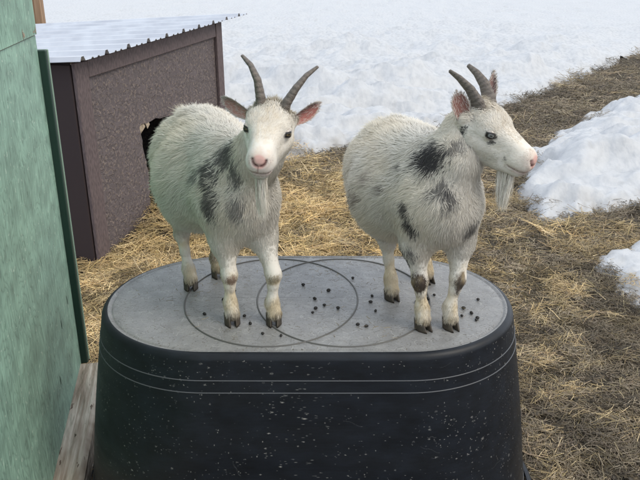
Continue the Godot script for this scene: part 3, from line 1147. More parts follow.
func build_head_shape() -> void:
	head_cloud = Cloud.new()
	var b := []
	var add := func(a: Vector3, ra: float, c: Vector3, rc: float) -> void: b.append([a, ra, c, rc])
	add.call(Vector3(0, 0.008, -0.022), 0.044, Vector3(0, 0.014, 0.004), 0.042)       # cranium
	for s in [-1.0, 1.0]:
		add.call(Vector3(s * 0.015, 0.023, 0.012), 0.0225, Vector3(s * 0.0060, 0.0035, 0.103), 0.0132)   # bridge of the nose
		add.call(Vector3(s * 0.008, -0.006, 0.036), 0.0230, Vector3(s * 0.0088, -0.012, 0.100), 0.0170)  # muzzle
		add.call(Vector3(s * 0.0105, -0.017, 0.094), 0.0170, Vector3(s * 0.0085, -0.018, 0.110), 0.0150)  # upper lip
		add.call(Vector3(s * 0.009, -0.036, 0.060), 0.0160, Vector3(s * 0.0065, -0.0365, 0.102), 0.0120) # chin
		add.call(Vector3(s * 0.027, -0.012, -0.006), 0.025, Vector3(s * 0.015, -0.017, 0.050), 0.0175)   # cheek
		add.call(Vector3(s * 0.024, -0.034, -0.016), 0.020, Vector3(s * 0.012, -0.036, 0.040), 0.0165)   # angle of the jaw
		add.call(Vector3(s * 0.0300, 0.0225, 0.006), 0.0165, Vector3(s * 0.0300, 0.0205, 0.022), 0.0150) # orbit
		add.call(Vector3(s * 0.0260, 0.0300, 0.010), 0.0120, Vector3(s * 0.0270, 0.0285, 0.026), 0.0090) # brow
		add.call(Vector3(s * 0.020, 0.036, -0.014), 0.017, Vector3(s * 0.021, 0.044, -0.020), 0.013)   # horn boss
		add.call(Vector3(s * 0.030, 0.014, -0.030), 0.020, Vector3(s * 0.042, 0.020, -0.038), 0.013)   # ear base
	add.call(Vector3(-0.005, -0.003, 0.1125), 0.0140, Vector3(0.005, -0.003, 0.1125), 0.0140)  # nose
	add.call(Vector3(0, -0.028, -0.012), 0.032, Vector3(0, -0.036, 0.060), 0.020)     # jaw
	add.call(Vector3(0, 0.034, -0.030), 0.022, Vector3(0, 0.030, 0.002), 0.020)       # poll
	add.call(Vector3(0, -0.004, -0.030), 0.042, Vector3(0, -0.026, -0.058), 0.037)    # into the neck
	net(b, 0.0026, 190.0, Vector3(-0.075, -0.09, -0.125), Vector3(0.075, 0.085, 0.15), head_cloud)
	# nostrils, lips and eye sockets pressed in
	var n := smooth_normals(head_cloud.v, head_cloud.idx)
	for i in head_cloud.v.size():
		var p := head_cloud.v[i]
		var push := 0.0
		push += 0.0045 * exp(-pow(nostril(p) / 0.0028, 2.0))
		push += 0.0035 * exp(-pow(mouth(p) / 0.0022, 2.0))
		push += 0.0018 * exp(-pow(Vector2(p.x, p.y + 0.014).length() / 0.0016, 2.0)) * (1.0 if p.z > 0.115 and p.y > -0.026 else 0.0)
		head_cloud.v[i] = p - n[i] * push

func nostril(p: Vector3) -> float:
	# distance to the comma of a nostril
	if p.z < 0.103: return 1.0
	var q := Vector2(absf(p.x), p.y)
	var best := 1.0
	var pts := [Vector2(0.0040, -0.0105), Vector2(0.0075, -0.0095), Vector2(0.0110, -0.0065), Vector2(0.0135, -0.0025), Vector2(0.0140, 0.0012)]
	for i in 4: best = minf(best, (q - Geometry2D.get_closest_point_to_segment(q, pts[i], pts[i + 1])).length())
	return best

func mouth(p: Vector3) -> float:
	if p.z < 0.078: return 1.0
	var f := (p.z - 0.062) / 0.06
	return absf(p.y - lerpf(-0.0255, -0.0295, clampf(f, 0, 1))) + maxf(0.0, 0.088 - p.z) * 0.6

func bone_dist(p: Vector3, bone: Array) -> float:
	var a: Vector3 = bone[0]
	var ab: Vector3 = bone[2] - a
	var t := clampf((p - a).dot(ab) / maxf(ab.length_squared(), 1e-9), 0.0, 1.0)
	return (p - a - ab * t).length() - lerpf(bone[1], bone[3], t)

class Hairs:
	var v := PackedVector3Array()
	var n := PackedVector3Array()
	var c := PackedColorArray()
	var idx := PackedInt32Array()

func hair(h: Hairs, p: Vector3, nrm: Vector3, dir0: Vector3, dir1: Vector3, ln: float, w: float, c: Color, tip: Color) -> void:
	var s := dir0.cross(nrm)
	s = s.normalized() * w if s.length_squared() > 1e-8 else nrm.cross(Vector3.RIGHT).normalized() * w
	var m := p + dir0 * ln * 0.5
	var e := m + dir1 * ln * 0.5
	var i := h.v.size()
	h.v.append(p - s); h.v.append(p + s); h.v.append(m - s * 0.8); h.v.append(m + s * 0.8); h.v.append(e)
	for k in 5: h.n.append(nrm)
	h.c.append(c); h.c.append(c); h.c.append(c); h.c.append(c); h.c.append(tip)
	h.idx.append_array([i, i + 2, i + 1, i + 1, i + 2, i + 3, i + 2, i + 4, i + 3])

func coat_color(g: Dictionary, p: Vector3, jitter: float) -> Color:
	var c := Color(0.79, 0.755, 0.69).lerp(Color(0.80, 0.715, 0.58), clampf(0.25 + n_mid.get_noise_3d(p.x * 3.0, p.y * 3.0, p.z * 3.0) * 0.9, 0, 0.7))
	for s in g.spots:
		var q: Vector3 = (p - s[0]) / s[1]
		var e := q.length() + jitter * 0.26 + n_fine.get_noise_3d(p.x * 9.0, p.y * 3.0, p.z * 9.0) * 0.45
		if e < 1.0:
			c = c.lerp(s[2], clampf((1.0 - e) * 4.0, 0.0, s[3]))
	return c

func leg_color(g: Dictionary, p: Vector3, c: Color) -> Color:
	# urine and mud stains below the knee
	if p.y < 0.19:
		var blot := n_mid.get_noise_3d(p.x * 7.0, p.y * 7.0, p.z * 7.0) * 1.5 + n_fine.get_noise_3d(p.x * 14.0, p.y * 6.0, p.z * 14.0) * 0.6
		var st := clampf((0.20 - p.y) / 0.16 + blot - 0.25, 0.0, 1.0)
		c = c.lerp(Color(0.60, 0.475, 0.27), st * 0.62)
	if p.y < 0.046:
		var m := clampf((0.046 - p.y) / 0.018, 0.0, 1.0) * clampf(0.5 + n_fine.get_noise_3d(p.x * 20.0, p.y * 3.0, p.z * 20.0) * 1.6, 0.0, 1.0)
		c = c.lerp(Color(0.10, 0.075, 0.05), m * 0.9)
	return c

func make_goat(g: Dictionary) -> void:
	var root := base("goat", Vector3(g.at.x, TOP, g.at.y), g.turn)
	tag(root, g.label, "goat", "white horned goats on the tank")
	var r := RandomNumberGenerator.new()
	r.seed = g.seed
	var inv := root.transform.affine_inverse()
	var head := inv * Transform3D(Basis.from_euler(Vector3(g.head_pitch, g.head_yaw, 0), EULER_ORDER_YXZ) * Basis(Vector3(0, 0, 1), g.head_roll), g.head_at)
	head.basis = head.basis.scaled_local(Vector3.ONE * 1.1)
	var hb: Vector3 = head * Vector3(0, -0.012, -0.045)
	var down := Vector3(0, -1, 0)
	var back := Vector3(0, -0.28, -1)
	# bones: from, radius, to, radius, flow, hair length, lift
	var B := []
	var bone := func(a: Vector3, ra: float, b: Vector3, rb: float, flow: Vector3, ln: float, lift: float) -> void: B.append([a, ra, b, rb, flow.normalized(), ln, lift])
	var wdt: float = g.get("wide", 1.0)
	var bx: Vector3 = g.get("rump", Vector3(0, 0, 0))
	for s in [-1.0, 1.0]:
		bone.call(Vector3(s * 0.034 * wdt, 0.330, -0.07) + bx * 0.5, 0.126, Vector3(s * 0.018 * wdt, 0.350, 0.075), 0.084, back + Vector3(s * 0.1, -0.25, 0), 0.034, 0.34)
		bone.call(Vector3(s * 0.030 * wdt, 0.375, -0.195) + bx, 0.094, Vector3(s * 0.034 * wdt, 0.345, -0.08) + bx * 0.5, 0.120, back + Vector3(s * 0.1, -0.5, 0), 0.036, 0.36)
	bone.call(Vector3(0, 0.405, -0.19) + bx, 0.085, Vector3(0, 0.428, 0.06), 0.062, back, 0.038, 0.42)
	bone.call(Vector3(0, 0.405, 0.07), 0.070, Vector3(0, 0.335, 0.118), 0.070, Vector3(0, -0.8, -0.6), 0.022, 0.2)
	bone.call(Vector3(0, 0.305, 0.08), 0.076, Vector3(0, 0.295, 0.125), 0.052, Vector3(0, -1, -0.15), 0.019, 0.16)
	var nm := Vector3(0, 0.395, 0.115).lerp(hb, 0.5) + Vector3(0, -0.005, 0.01)
	bone.call(Vector3(0, 0.380, 0.100), 0.072, nm, 0.053, Vector3(0, -1, -0.35), 0.017, 0.17)
	bone.call(nm, 0.053, hb, 0.048, Vector3(0, -1, -0.3), 0.013, 0.15)
	bone.call(Vector3(0, 0.405, -0.245) + bx * 1.2, 0.040, Vector3(0, 0.455, -0.315) + bx * 1.3, 0.014, Vector3(0, 0.6, -1), 0.05, 0.4)   # tail
	var trunk_bones := B.size()
	var feet: Array = g.feet
	var legs := []
	for i in 4:
		var f := Vector3(feet[i].x, 0, feet[i].y)
		var s := 1.0 if i % 2 == 0 else -1.0
		var own := []
		var seg := func(a: Vector3, ra: float, b: Vector3, rb: float, flow: Vector3, ln: float, lift: float) -> void:
			own.append([a, ra, b, rb, flow.normalized(), ln, lift])
			B.append(own[-1])
		if i < 2:
			var sw: float = g.get("shoulder", 0.052)
			var sh := Vector3(s * minf(sw - 0.004, 0.050), 0.325, 0.110)
			var el := Vector3(lerpf(s * sw, f.x, 0.25), 0.235, lerpf(0.105, f.z - 0.01, 0.4))
			var kn := Vector3(lerpf(s * sw, f.x, 0.6), 0.138, f.z + 0.002)
			var ft := Vector3(f.x, 0.058, f.z - 0.006)
			seg.call(sh, 0.050, el, 0.029, Vector3(0, -1, -0.3), 0.018, 0.14)
			seg.call(el, 0.028, kn, 0.0178, down, 0.009, 0.08)
			seg.call(kn, 0.0176, kn.lerp(ft, 0.35), 0.0112, down, 0.006, 0.08)
			seg.call(kn.lerp(ft, 0.35), 0.0112, ft, 0.0146, down, 0.007, 0.1)
			seg.call(ft, 0.0146, f + Vector3(0, 0.029, 0.004), 0.0192, down, 0.015, 0.20)
		else:
			var hip := Vector3(s * 0.058, 0.360, -0.185) + bx
			var stf := Vector3(lerpf(s * 0.075, f.x, 0.35), 0.262, -0.125) + bx * 0.5
			var hk := Vector3(lerpf(s * 0.07, f.x, 0.75), 0.160, f.z - 0.035)
			var ft := Vector3(f.x, 0.058, f.z - 0.010)
			seg.call(hip, 0.082, stf, 0.056, Vector3(0, -1, -0.6), 0.028, 0.22)
			seg.call(stf, 0.044, hk, 0.0195, Vector3(0, -1, -0.4), 0.014, 0.14)
			seg.call(hk, 0.0185, hk.lerp(ft, 0.5), 0.0112, down, 0.006, 0.08)
			seg.call(hk.lerp(ft, 0.5), 0.0112, ft, 0.0146, down, 0.007, 0.1)
			seg.call(ft, 0.0146, f + Vector3(0, 0.029, 0.004), 0.0190, down, 0.015, 0.20)
		legs.append(own)
	var cl := Cloud.new()
	# trunk with the tops of the legs, then each leg, then the head
	var tb := B.slice(0, trunk_bones)
	for l in legs:
		tb.append(l[0])
		tb.append(l[1])
	net(tb, CELL, 62.0, Vector3(-0.26, 0.10, -0.38) + bx.min(Vector3.ZERO), Vector3(0.26, 0.66, 0.36) + bx.max(Vector3.ZERO), cl)
	for l in legs:
		var f: Vector3 = l[4][2]
		var e: Vector3 = l[1][0]
		var lo := Vector3(minf(f.x, e.x) - 0.05, 0.005, minf(f.z, e.z) - 0.09)
		var hi := Vector3(maxf(f.x, e.x) + 0.05, 0.24, maxf(f.z, e.z) + 0.05)
		net([l[1], l[2], l[3], l[4]], 0.0048, 150.0, lo, hi, cl)
	var head_from := cl.v.size()
	for p in head_cloud.v: cl.v.append(head * p)
	for q in head_cloud.idx: cl.idx.append(q + head_from)
	var nn := smooth_normals(cl.v, cl.idx)
	var count := cl.v.size()
	var col := PackedColorArray()
	col.resize(count)
	var flow := PackedVector3Array()
	flow.resize(count)
	var len_ := PackedFloat32Array()
	len_.resize(count)
	var lift := PackedFloat32Array()
	lift.resize(count)
	for i in count:
		var p := cl.v[i]
		if i < head_from:
			var fl := Vector3.ZERO
			var ln := 0.0
			var lf := 0.0
			var w := 1e-6
			for b in B:
				var e := exp(-45.0 * maxf(bone_dist(p, b), 0.0))
				if e < 0.02: continue
				fl += b[4] * e; ln += b[5] * e; lf += b[6] * e; w += e
			flow[i] = fl / w
			len_[i] = ln / w
			lift[i] = lf / w
			col[i] = leg_color(g, p, coat_color(g, p, 0.0))
		else:
			var q := head_cloud.v[i - head_from]
			var c := coat_color(g, p, 0.0).lerp(Color(0.79, 0.76, 0.71), 0.6)
			var ln := 0.0080
			if q.z < -0.01: ln = lerpf(0.0080, 0.016, clampf((-0.01 - q.z) / 0.05, 0, 1))
			if absf(q.x) < 0.016 and q.y > 0.036 and q.z < 0.004: ln += 0.010
			ln += 0.007 * clampf((q.y - 0.022) / 0.012, 0, 1) * clampf((0.05 - q.z) / 0.04, 0, 1)
			if q.y < -0.035 and q.z < 0.05: ln = 0.013
			var blaze := clampf(0.4 + n_fine.get_noise_3d(q.x * 14.0 + 5.0, q.y * 14.0, q.z * 9.0) * 1.4, 0, 1)
			c = c.lerp(Color(0.70, 0.60, 0.46), blaze * (0.45 if absf(q.x) < 0.018 and q.y > 0.0 else 0.18))
			# bare pink nose and lips
			var pink := clampf(1.35 - Vector3(q.x / 0.0125, (q.y + 0.003) / 0.0125, (q.z - 0.124) / 0.018).length(), 0.0, 1.0)
			pink = clampf(pink * 3.0, 0, 1)
			c = c.lerp(Color(0.70, 0.42, 0.38), pink * 0.9)
			var flush := clampf(1.9 - Vector3(q.x / 0.016, (q.y + 0.004) / 0.016, (q.z - 0.120) / 0.024).length() + n_fine.get_noise_3d(q.x * 20.0, q.y * 20.0, q.z * 20.0) * 0.6, 0.0, 1.0)
			c = c.lerp(Color(0.72, 0.55, 0.50), flush * 0.45 * (1.0 - pink))
			if absf(q.x) < 0.0012 and q.y < -0.010 and q.y > -0.027 and q.z > 0.11: c = c.lerp(Color(0.25, 0.13, 0.12), 0.7)
			var mo := exp(-pow(mouth(q) / 0.0026, 2.0))
			c = c.lerp(Color(0.20, 0.11, 0.10), mo * 0.85)
			c = c.lerp(Color(0.66, 0.42, 0.38), clampf(exp(-pow(mouth(q) / 0.007, 2.0)) * (1.0 if q.z > 0.10 else 0.3) - mo, 0, 1) * 0.5)
			c = c.lerp(Color(0.08, 0.03, 0.03), exp(-pow(nostril(q) / 0.0024, 2.0)) * 0.95)
			# dark skin round the eyes
			var eo := Vector3(absf(q.x), q.y, q.z) - Vector3(0.0455, 0.0208, 0.0345)
			var ea := eo.dot(Vector3(-0.666, 0.0, 0.746))
			var ed := sqrt(pow(ea / 1.45, 2.0) + pow((eo.y + 0.18 * ea) / 0.85, 2.0) + pow(eo.dot(Vector3(0.746, 0.0, 0.666)), 2.0) * 0.5)
			var rim: float = clampf((g.eye_rim - ed) / 0.003 + n_fine.get_noise_3d(q.x * 60.0, q.y * 60.0, q.z * 60.0) * g.eye_break, 0.0, 1.0)
			c = c.lerp(Color(0.035, 0.030, 0.030), rim * 0.92)
			for s in g.head_spots:
				var e: float = ((q - s[0]) / s[1]).length() + n_fine.get_noise_3d(q.x * 40.0, q.y * 12.0, q.z * 40.0) * 0.6
				if e < 1.0: c = c.lerp(s[2], clampf((1.0 - e) * 3.0, 0.0, s[3]))
			col[i] = c
			len_[i] = 0.0 if pink > 0.3 or mo > 0.4 or ed < 0.0110 else ln
			if q.z > 0.085: len_[i] = minf(len_[i], 0.0055)
			var fdir := Vector3(q.x * 4.0, 0.06 if q.y > 0.01 else -0.30, -1.0)
			if q.z < 0.03 and q.y > 0.015: fdir = Vector3(q.x * 6.0, 0.5, 0.5 if q.z < -0.01 else -0.2)
			if q.y < -0.015: fdir.y = -0.8
			flow[i] = (head.basis * fdir).normalized()
			lift[i] = lerpf(0.14, 0.35, clampf((q.y - 0.02) / 0.015, 0, 1))
	put("body", mesh_of(cl.v, nn, cl.idx, col), M.skin, root)
	# coat of hair
	var H := Hairs.new()
	for t in range(0, cl.idx.size(), 3):
		var i0 := cl.idx[t]
		var i1 := cl.idx[t + 1]
		var i2 := cl.idx[t + 2]
		var L := (len_[i0] + len_[i1] + len_[i2]) / 3.0
		if L < 0.002: continue
		var area := (cl.v[i1] - cl.v[i0]).cross(cl.v[i2] - cl.v[i0]).length() * 0.5
		var dens := lerpf(480000.0, 190000.0, clampf((L - 0.007) / 0.025, 0.0, 1.0))
		var want := area * dens
		var howmany := int(want) + (1 if r.randf() < want - int(want) else 0)
		for k in howmany:
			var a := r.randf()
			var b := r.randf()
			if a + b > 1.0: a = 1.0 - a; b = 1.0 - b
			var p := cl.v[i0] + (cl.v[i1] - cl.v[i0]) * a + (cl.v[i2] - cl.v[i0]) * b
			var nr := nn[i0]
			var c := leg_color(g, p, coat_color(g, p, r.randfn(0, 1))) if i0 < head_from else col[i0]
			var tone := r.randf_range(0.90, 1.08)
			c = Color(c.r * tone, c.g * tone, c.b * tone)
			var tuft := Vector3(n_mid.get_noise_3d(p.x * 9.0, p.y * 9.0, p.z * 9.0), n_mid.get_noise_3d(p.x * 9.0 + 50, p.y * 9.0, p.z * 9.0), n_mid.get_noise_3d(p.x * 9.0, p.y * 9.0 + 50, p.z * 9.0))
			var f := flow[i0] + tuft * 0.8 + Vector3(r.randfn(0, 0.16), r.randfn(0, 0.16), r.randfn(0, 0.16))
			f = (f - nr * f.dot(nr)).normalized()
			var lf := lift[i0] * r.randf_range(0.5, 1.5) + tuft.x * 0.12
			var d0 := (f + nr * (lf + 0.12)).normalized()
			var d1 := (f + nr * (lf - 0.10) + Vector3(0, -0.18, 0)).normalized()
			var ll := L * r.randf_range(0.65, 1.25) * (1.0 + tuft.y * 0.5)
			var w := lerpf(0.00045, 0.00085, clampf(L / 0.04, 0, 1)) * r.randf_range(0.7, 1.3)
			var hn := (nr + d0 * 0.25 + Vector3(r.randfn(0, 0.16), r.randfn(0, 0.16), r.randfn(0, 0.16))).normalized()
			hair(H, p - nr * 0.001, hn, d0, d1, ll, w, c, Color(c.r * 1.04, c.g * 1.03, c.b * 1.0))
	print("hairs ", H.idx.size() / 9)
	var coat := put("coat", mesh_of(H.v, H.n, H.idx, H.c), M.fur, root)
	coat.set_meta("kind", "stuff")
	# beard
	H = Hairs.new()
	for k in 1500:
		var q := Vector3(r.randfn(0, 0.0045), -0.045 + r.randf_range(-0.002, 0.004), r.randf_range(float(g.beard_from), 0.096))
		var p: Vector3 = head * q
		var nr := Vector3(r.randfn(0, 1), 0.1, r.randfn(0, 1)).normalized()
		var aim: Vector3 = (p + Vector3(0, -0.1, 0)).lerp(head * Vector3(0, -0.045, 0.074) + Vector3(0, -0.10, 0.0), 0.75)
		var d := (aim - p).normalized()
		var c := Color(0.78, 0.745, 0.67)
		hair(H, p, nr, (d + nr * 0.12 + Vector3(r.randfn(0, 0.05), 0, r.randfn(0, 0.05))).normalized(), (d + Vector3(r.randfn(0, 0.08), -0.1, r.randfn(0, 0.08))).normalized(), float(g.beard) * r.randf_range(0.45, 1.1), 0.0009, c, c)
	put("beard", mesh_of(H.v, H.n, H.idx, H.c), M.fur, root)
	# horns, ears, eyes, hooves
	for s in [1.0, -1.0]:
		put("horn", horn_mesh(g, head, s), M.horn, root)
		put("ear", ear_mesh(g, head, s, inv, r), M.skin, root)
		put("eye", eye_mesh(g, head, s), M.eye, root)
	for i in 4:
		put("hoof", hoof_mesh(i, g), M.hoof, root, Vector3(feet[i].x, 0, feet[i].y))

func horn_mesh(g: Dictionary, head: Transform3D, s: float) -> ArrayMesh:
	var cv := Curve3D.new()
	var pts: Array = g.horn if s > 0 or not g.has("horn_right") else g.horn_right
	for i in pts.size():
		var p: Vector3 = pts[i]
		var a: Vector3 = pts[maxi(i - 1, 0)]
		var b: Vector3 = pts[mini(i + 1, pts.size() - 1)]
		var tn := (b - a) / 6.0
		cv.add_point(p, -tn, tn)
	var total := cv.get_baked_length()
	var v := PackedVector3Array()
	var c := PackedColorArray()
	var idx := PackedInt32Array()
	var rows := 60
	var around := 16
	for k in rows + 1:
		var t := float(k) / rows
		var p := cv.sample_baked(t * total)
		var d := (cv.sample_baked(minf(t * total + 0.003, total)) - cv.sample_baked(maxf(t * total - 0.003, 0.0))).normalized()
		var sx := d.cross(Vector3(0, 0, 1)).normalized()
		var sy := sx.cross(d)
		var rad: float = lerpf(g.horn_r, 0.0034, pow(t, 1.15)) if k < rows else 0.0004
		var ring := 1.0 + 0.035 * sin(t * 78.0 + 0.5 * sin(t * 31.0)) * (1.0 - t) + 0.02 * n_fine.get_noise_1d(t * 60.0)
		for i in around:
			var a := TAU * i / around
			var keel := 1.0 + 0.12 * maxf(0.0, cos(a - PI / 2))
			var q := p + (sx * cos(a) * 0.86 + sy * sin(a) * 1.18) * rad * ring * keel
			q.x *= s
			v.append(head * q)
			var f := 0.5 + 0.5 * n_fine.get_noise_2d(t * 70.0 * 0.3, i * 3.0) + 0.25 * sin(t * 78.0)
			c.append(Color(0.085, 0.072, 0.064).lerp(Color(0.19, 0.16, 0.135), clampf(f, 0, 1)))
	for k in rows:
		for i in around:
			var a := k * around + i
			var b := k * around + (i + 1) % around
			if s > 0: idx.append_array([a, a + around, b, b, a + around, b + around])
			else: idx.append_array([a, b, a + around, b, b + around, a + around])
	return mesh_of(v, fixed_normals(v, idx), idx, c)

func fixed_normals(v: PackedVector3Array, idx: PackedInt32Array) -> PackedVector3Array:
	# turn a closed shape's faces outwards (sign of its volume), then smooth
	var vol := 0.0
	for t in range(0, idx.size(), 3): vol += (v[idx[t]] - v[0]).dot((v[idx[t + 2]] - v[0]).cross(v[idx[t + 1]] - v[0]))
	if vol < 0.0:
		for t in range(0, idx.size(), 3):
			var q := idx[t + 1]
			idx[t + 1] = idx[t + 2]
			idx[t + 2] = q
	return smooth_normals(v, idx)

func ear_mesh(g: Dictionary, head: Transform3D, s: float, inv: Transform3D, r: RandomNumberGenerator) -> ArrayMesh:
	var e: Dictionary = g.ear_left if s > 0 else g.ear_right
	var along: Vector3 = (inv.basis * e.along).normalized()
	var open: Vector3 = inv.basis * e.open
	open = (open - along * open.dot(along)).normalized()
	var side := along.cross(open)
	var root: Vector3 = head * Vector3(s * 0.041, 0.019, -0.036)
	var v := PackedVector3Array()
	var c := PackedColorArray()
	var idx := PackedInt32Array()
	var nu := 20
	var nv := 12
	var ln: float = e.len
	for layer in 2:
		for i in nu + 1:
			var u := float(i) / nu
			var w: float = e.wide * (0.40 + 0.60 * sin(PI * clampf(u * 0.92 + 0.08, 0, 1) * 0.62)) * sqrt(maxf(0.0, 1.0 - pow(u, 3.2)))
			for j in nv + 1:
				var t := float(j) / nv * 2.0 - 1.0
				var cup: float = e.cup * (1.0 - 0.45 * u)
				var ang := t * cup
				var rad := w / maxf(sin(minf(cup, 1.5)), 0.3)
				var p := root + along * (u * ln) + side * sin(ang) * rad + open * ((1.0 - cos(ang)) * rad - 0.010 * u * u)
				var thick := 0.0016 * (1.0 - t * t * 0.7)
				var dirn := (open * cos(ang) - side * sin(ang))
				v.append(p + dirn * (thick if layer == 0 else -thick))
				var nz := n_fine.get_noise_2d(u * 30.0 + s * 20.0, t * 9.0)
				var inner: Color = e.inner
				inner = inner.lerp(e.dark, clampf(float(e.darkness) * (0.35 + 0.65 * clampf(t * float(e.dark_side) * 1.6 + 0.2, 0, 1)) + nz * 0.35 + (u - 0.5) * 0.5, 0.0, 0.9))
				var outer: Color = Color(0.66, 0.63, 0.58).lerp(Color(0.10, 0.09, 0.09), clampf(float(e.darkness) * 0.8 + nz * 0.5, 0, 0.85))
				if absf(t) > 0.86: inner = inner.lerp(Color(0.62, 0.55, 0.48), 0.55)
				c.append(inner if layer == 0 else outer)
	var row := nv + 1
	var per := (nu + 1) * row
	for layer in 2:
		for i in nu:
			for j in nv:
				var a := layer * per + i * row + j
				if layer == 0: idx.append_array([a, a + row, a + 1, a + 1, a + row, a + row + 1])
				else: idx.append_array([a, a + 1, a + row, a + 1, a + row + 1, a + row])
	for i in nu:
		for j in [0, nv]:
			var a: int = i * row + j
			var b := a + per
			if j == 0: idx.append_array([a, b, a + row, b, b + row, a + row])
			else: idx.append_array([a, a + row, b, b, a + row, b + row])
	# short hair along the rims and in the opening
	var nn := fixed_normals(v, idx)
	var H := Hairs.new()
	H.v = v; H.n = nn; H.c = c; H.idx = idx
	for k in 900:
		var i := r.randi() % per
		var j := i % row
		var rim := j < 2 or j > nv - 2 or i / row > nu - 3
		var outside := r.randf() < 0.6
		if not rim and not outside and r.randf() < 0.7: continue
		var q := i + (per if outside else 0)
		var d := (along + nn[q] * 0.35 + Vector3(r.randfn(0, 0.3), r.randfn(0, 0.3), r.randfn(0, 0.3))).normalized()
		hair(H, v[q], nn[q], d, d, r.randf_range(0.005, 0.011), 0.0006, Color(0.70, 0.67, 0.62).lerp(c[q], 0.5), Color(0.74, 0.71, 0.66).lerp(c[q], 0.3))
	return mesh_of(H.v, H.n, H.idx, H.c)

func eye_mesh(g: Dictionary, head: Transform3D, s: float) -> ArrayMesh:
	var ctr := Vector3(s * 0.0388, 0.0200, 0.0285)
	var axis := Vector3(s * 0.74, 0.10, 0.66).normalized()
	var hx := axis.cross(Vector3.UP).normalized()
	var hy := hx.cross(axis)
	var v := PackedVector3Array()
	var n := PackedVector3Array()
	var c := PackedColorArray()
	var idx := PackedInt32Array()
	var rings := 22
	var seg := 32
	for j in rings + 1:
		for i in seg:
			var a := PI * 0.62 * j / rings
			var b := TAU * i / seg
			var d := axis * cos(a) + (hx * cos(b) + hy * sin(b)) * sin(a)
			v.append(head * (ctr + d * 0.0102))
			n.append((head.basis * d).normalized())
			var px := sin(a) * cos(b)
			var py := sin(a) * sin(b)
			var k: Color = g.iris
			if absf(px) < 0.30 and absf(py) < 0.10: k = Color(0.004, 0.004, 0.005)
			elif Vector2(px, py).length() > 0.70: k = Color(0.02, 0.015, 0.013)
			elif Vector2(px, py).length() > 0.60: k = Color(k.r * 0.4, k.g * 0.4, k.b * 0.4)
			c.append(k)
	for j in rings:
		for i in seg:
			var a := j * seg + i
			var b := j * seg + (i + 1) % seg
			idx.append_array([a, b, a + seg, b, b + seg, a + seg])
	# eyelids: two dark shells leaving a slit
	for lid in [1.0, -1.0]:
		var st := v.size()
		for j in 9:
			for i in 21:
				var az := lerpf(-1.25, 1.25, i / 20.0)
				var edge: float = float(g.slit) * cos(az * 1.2)
				var el: float = lerpf(edge, 1.35, j / 8.0) * lid
				var d := axis * cos(el) * cos(az) + hx * sin(az) * cos(el) + hy * sin(el)
				var rr := 0.0112 + 0.0010 * sin(j / 8.0 * PI)
				v.append(head * (ctr + d * rr))
				n.append((head.basis * d).normalized())
				c.append(Color(0.03, 0.025, 0.025) if j < 3 else Color(0.62, 0.56, 0.50).lerp(Color(0.05, 0.04, 0.04), g.lid_dark))
		for j in 8:
			for i in 20:
				var a := st + j * 21 + i
				idx.append_array([a, a + 1, a + 21, a + 1, a + 22, a + 21])
	for t in range(0, idx.size(), 3):
		var p := v[idx[t]]
		if (v[idx[t + 2]] - p).cross(v[idx[t + 1]] - p).dot(n[idx[t]]) < 0.0:
			var q := idx[t + 1]
			idx[t + 1] = idx[t + 2]
			idx[t + 2] = q
	return mesh_of(v, n, idx, c)

func hoof_mesh(i: int, g: Dictionary) -> ArrayMesh:
	var v := PackedVector3Array()
	var c := PackedColorArray()
	var idx := PackedInt32Array()
	var splay: float = g.splay[i]
	for s in [-1.0, 1.0]:
		var st := v.size()
		var rows := 6
		var seg := 16
		for k in rows + 2:
			var t := clampf(float(k - 1) / (rows - 1), 0.0, 1.0)
			var shrink := 0.02 if k == 0 or k == rows + 1 else 1.0
			for q in seg:
				var a := TAU * q / seg
				# teardrop: pointed toe in front, flat inner side
				var lx := cos(a)
				var lz := sin(a)
				var px := lx * 0.0105 * (1.0 - 0.45 * maxf(lz, 0.0)) * shrink
				if lx * s < 0: px *= 0.55
				var pz := lz * lerpf(0.0235, 0.0165, t) * shrink + lerpf(0.011, 0.0, t)
				var p := Vector3(px + s * (0.0115 - 0.0008 * t), lerpf(0.0, 0.027, t), pz)
				p = p.rotated(Vector3.UP, splay + s * -0.10)
				v.append(p)
				var f := 0.5 + 0.5 * n_fine.get_noise_3d(p.x * 40.0 + i * 7, p.y * 60.0, p.z * 40.0)
				c.append(Color(0.022, 0.018, 0.015).lerp(Color(0.095, 0.075, 0.052), f))
		for k in rows + 1:
			for q in seg:
				var a := st + k * seg + q
				var b := st + k * seg + (q + 1) % seg
				idx.append_array([a, b, a + seg, b, b + seg, a + seg])
	return mesh_of(v, fixed_normals(v, idx), idx, c)

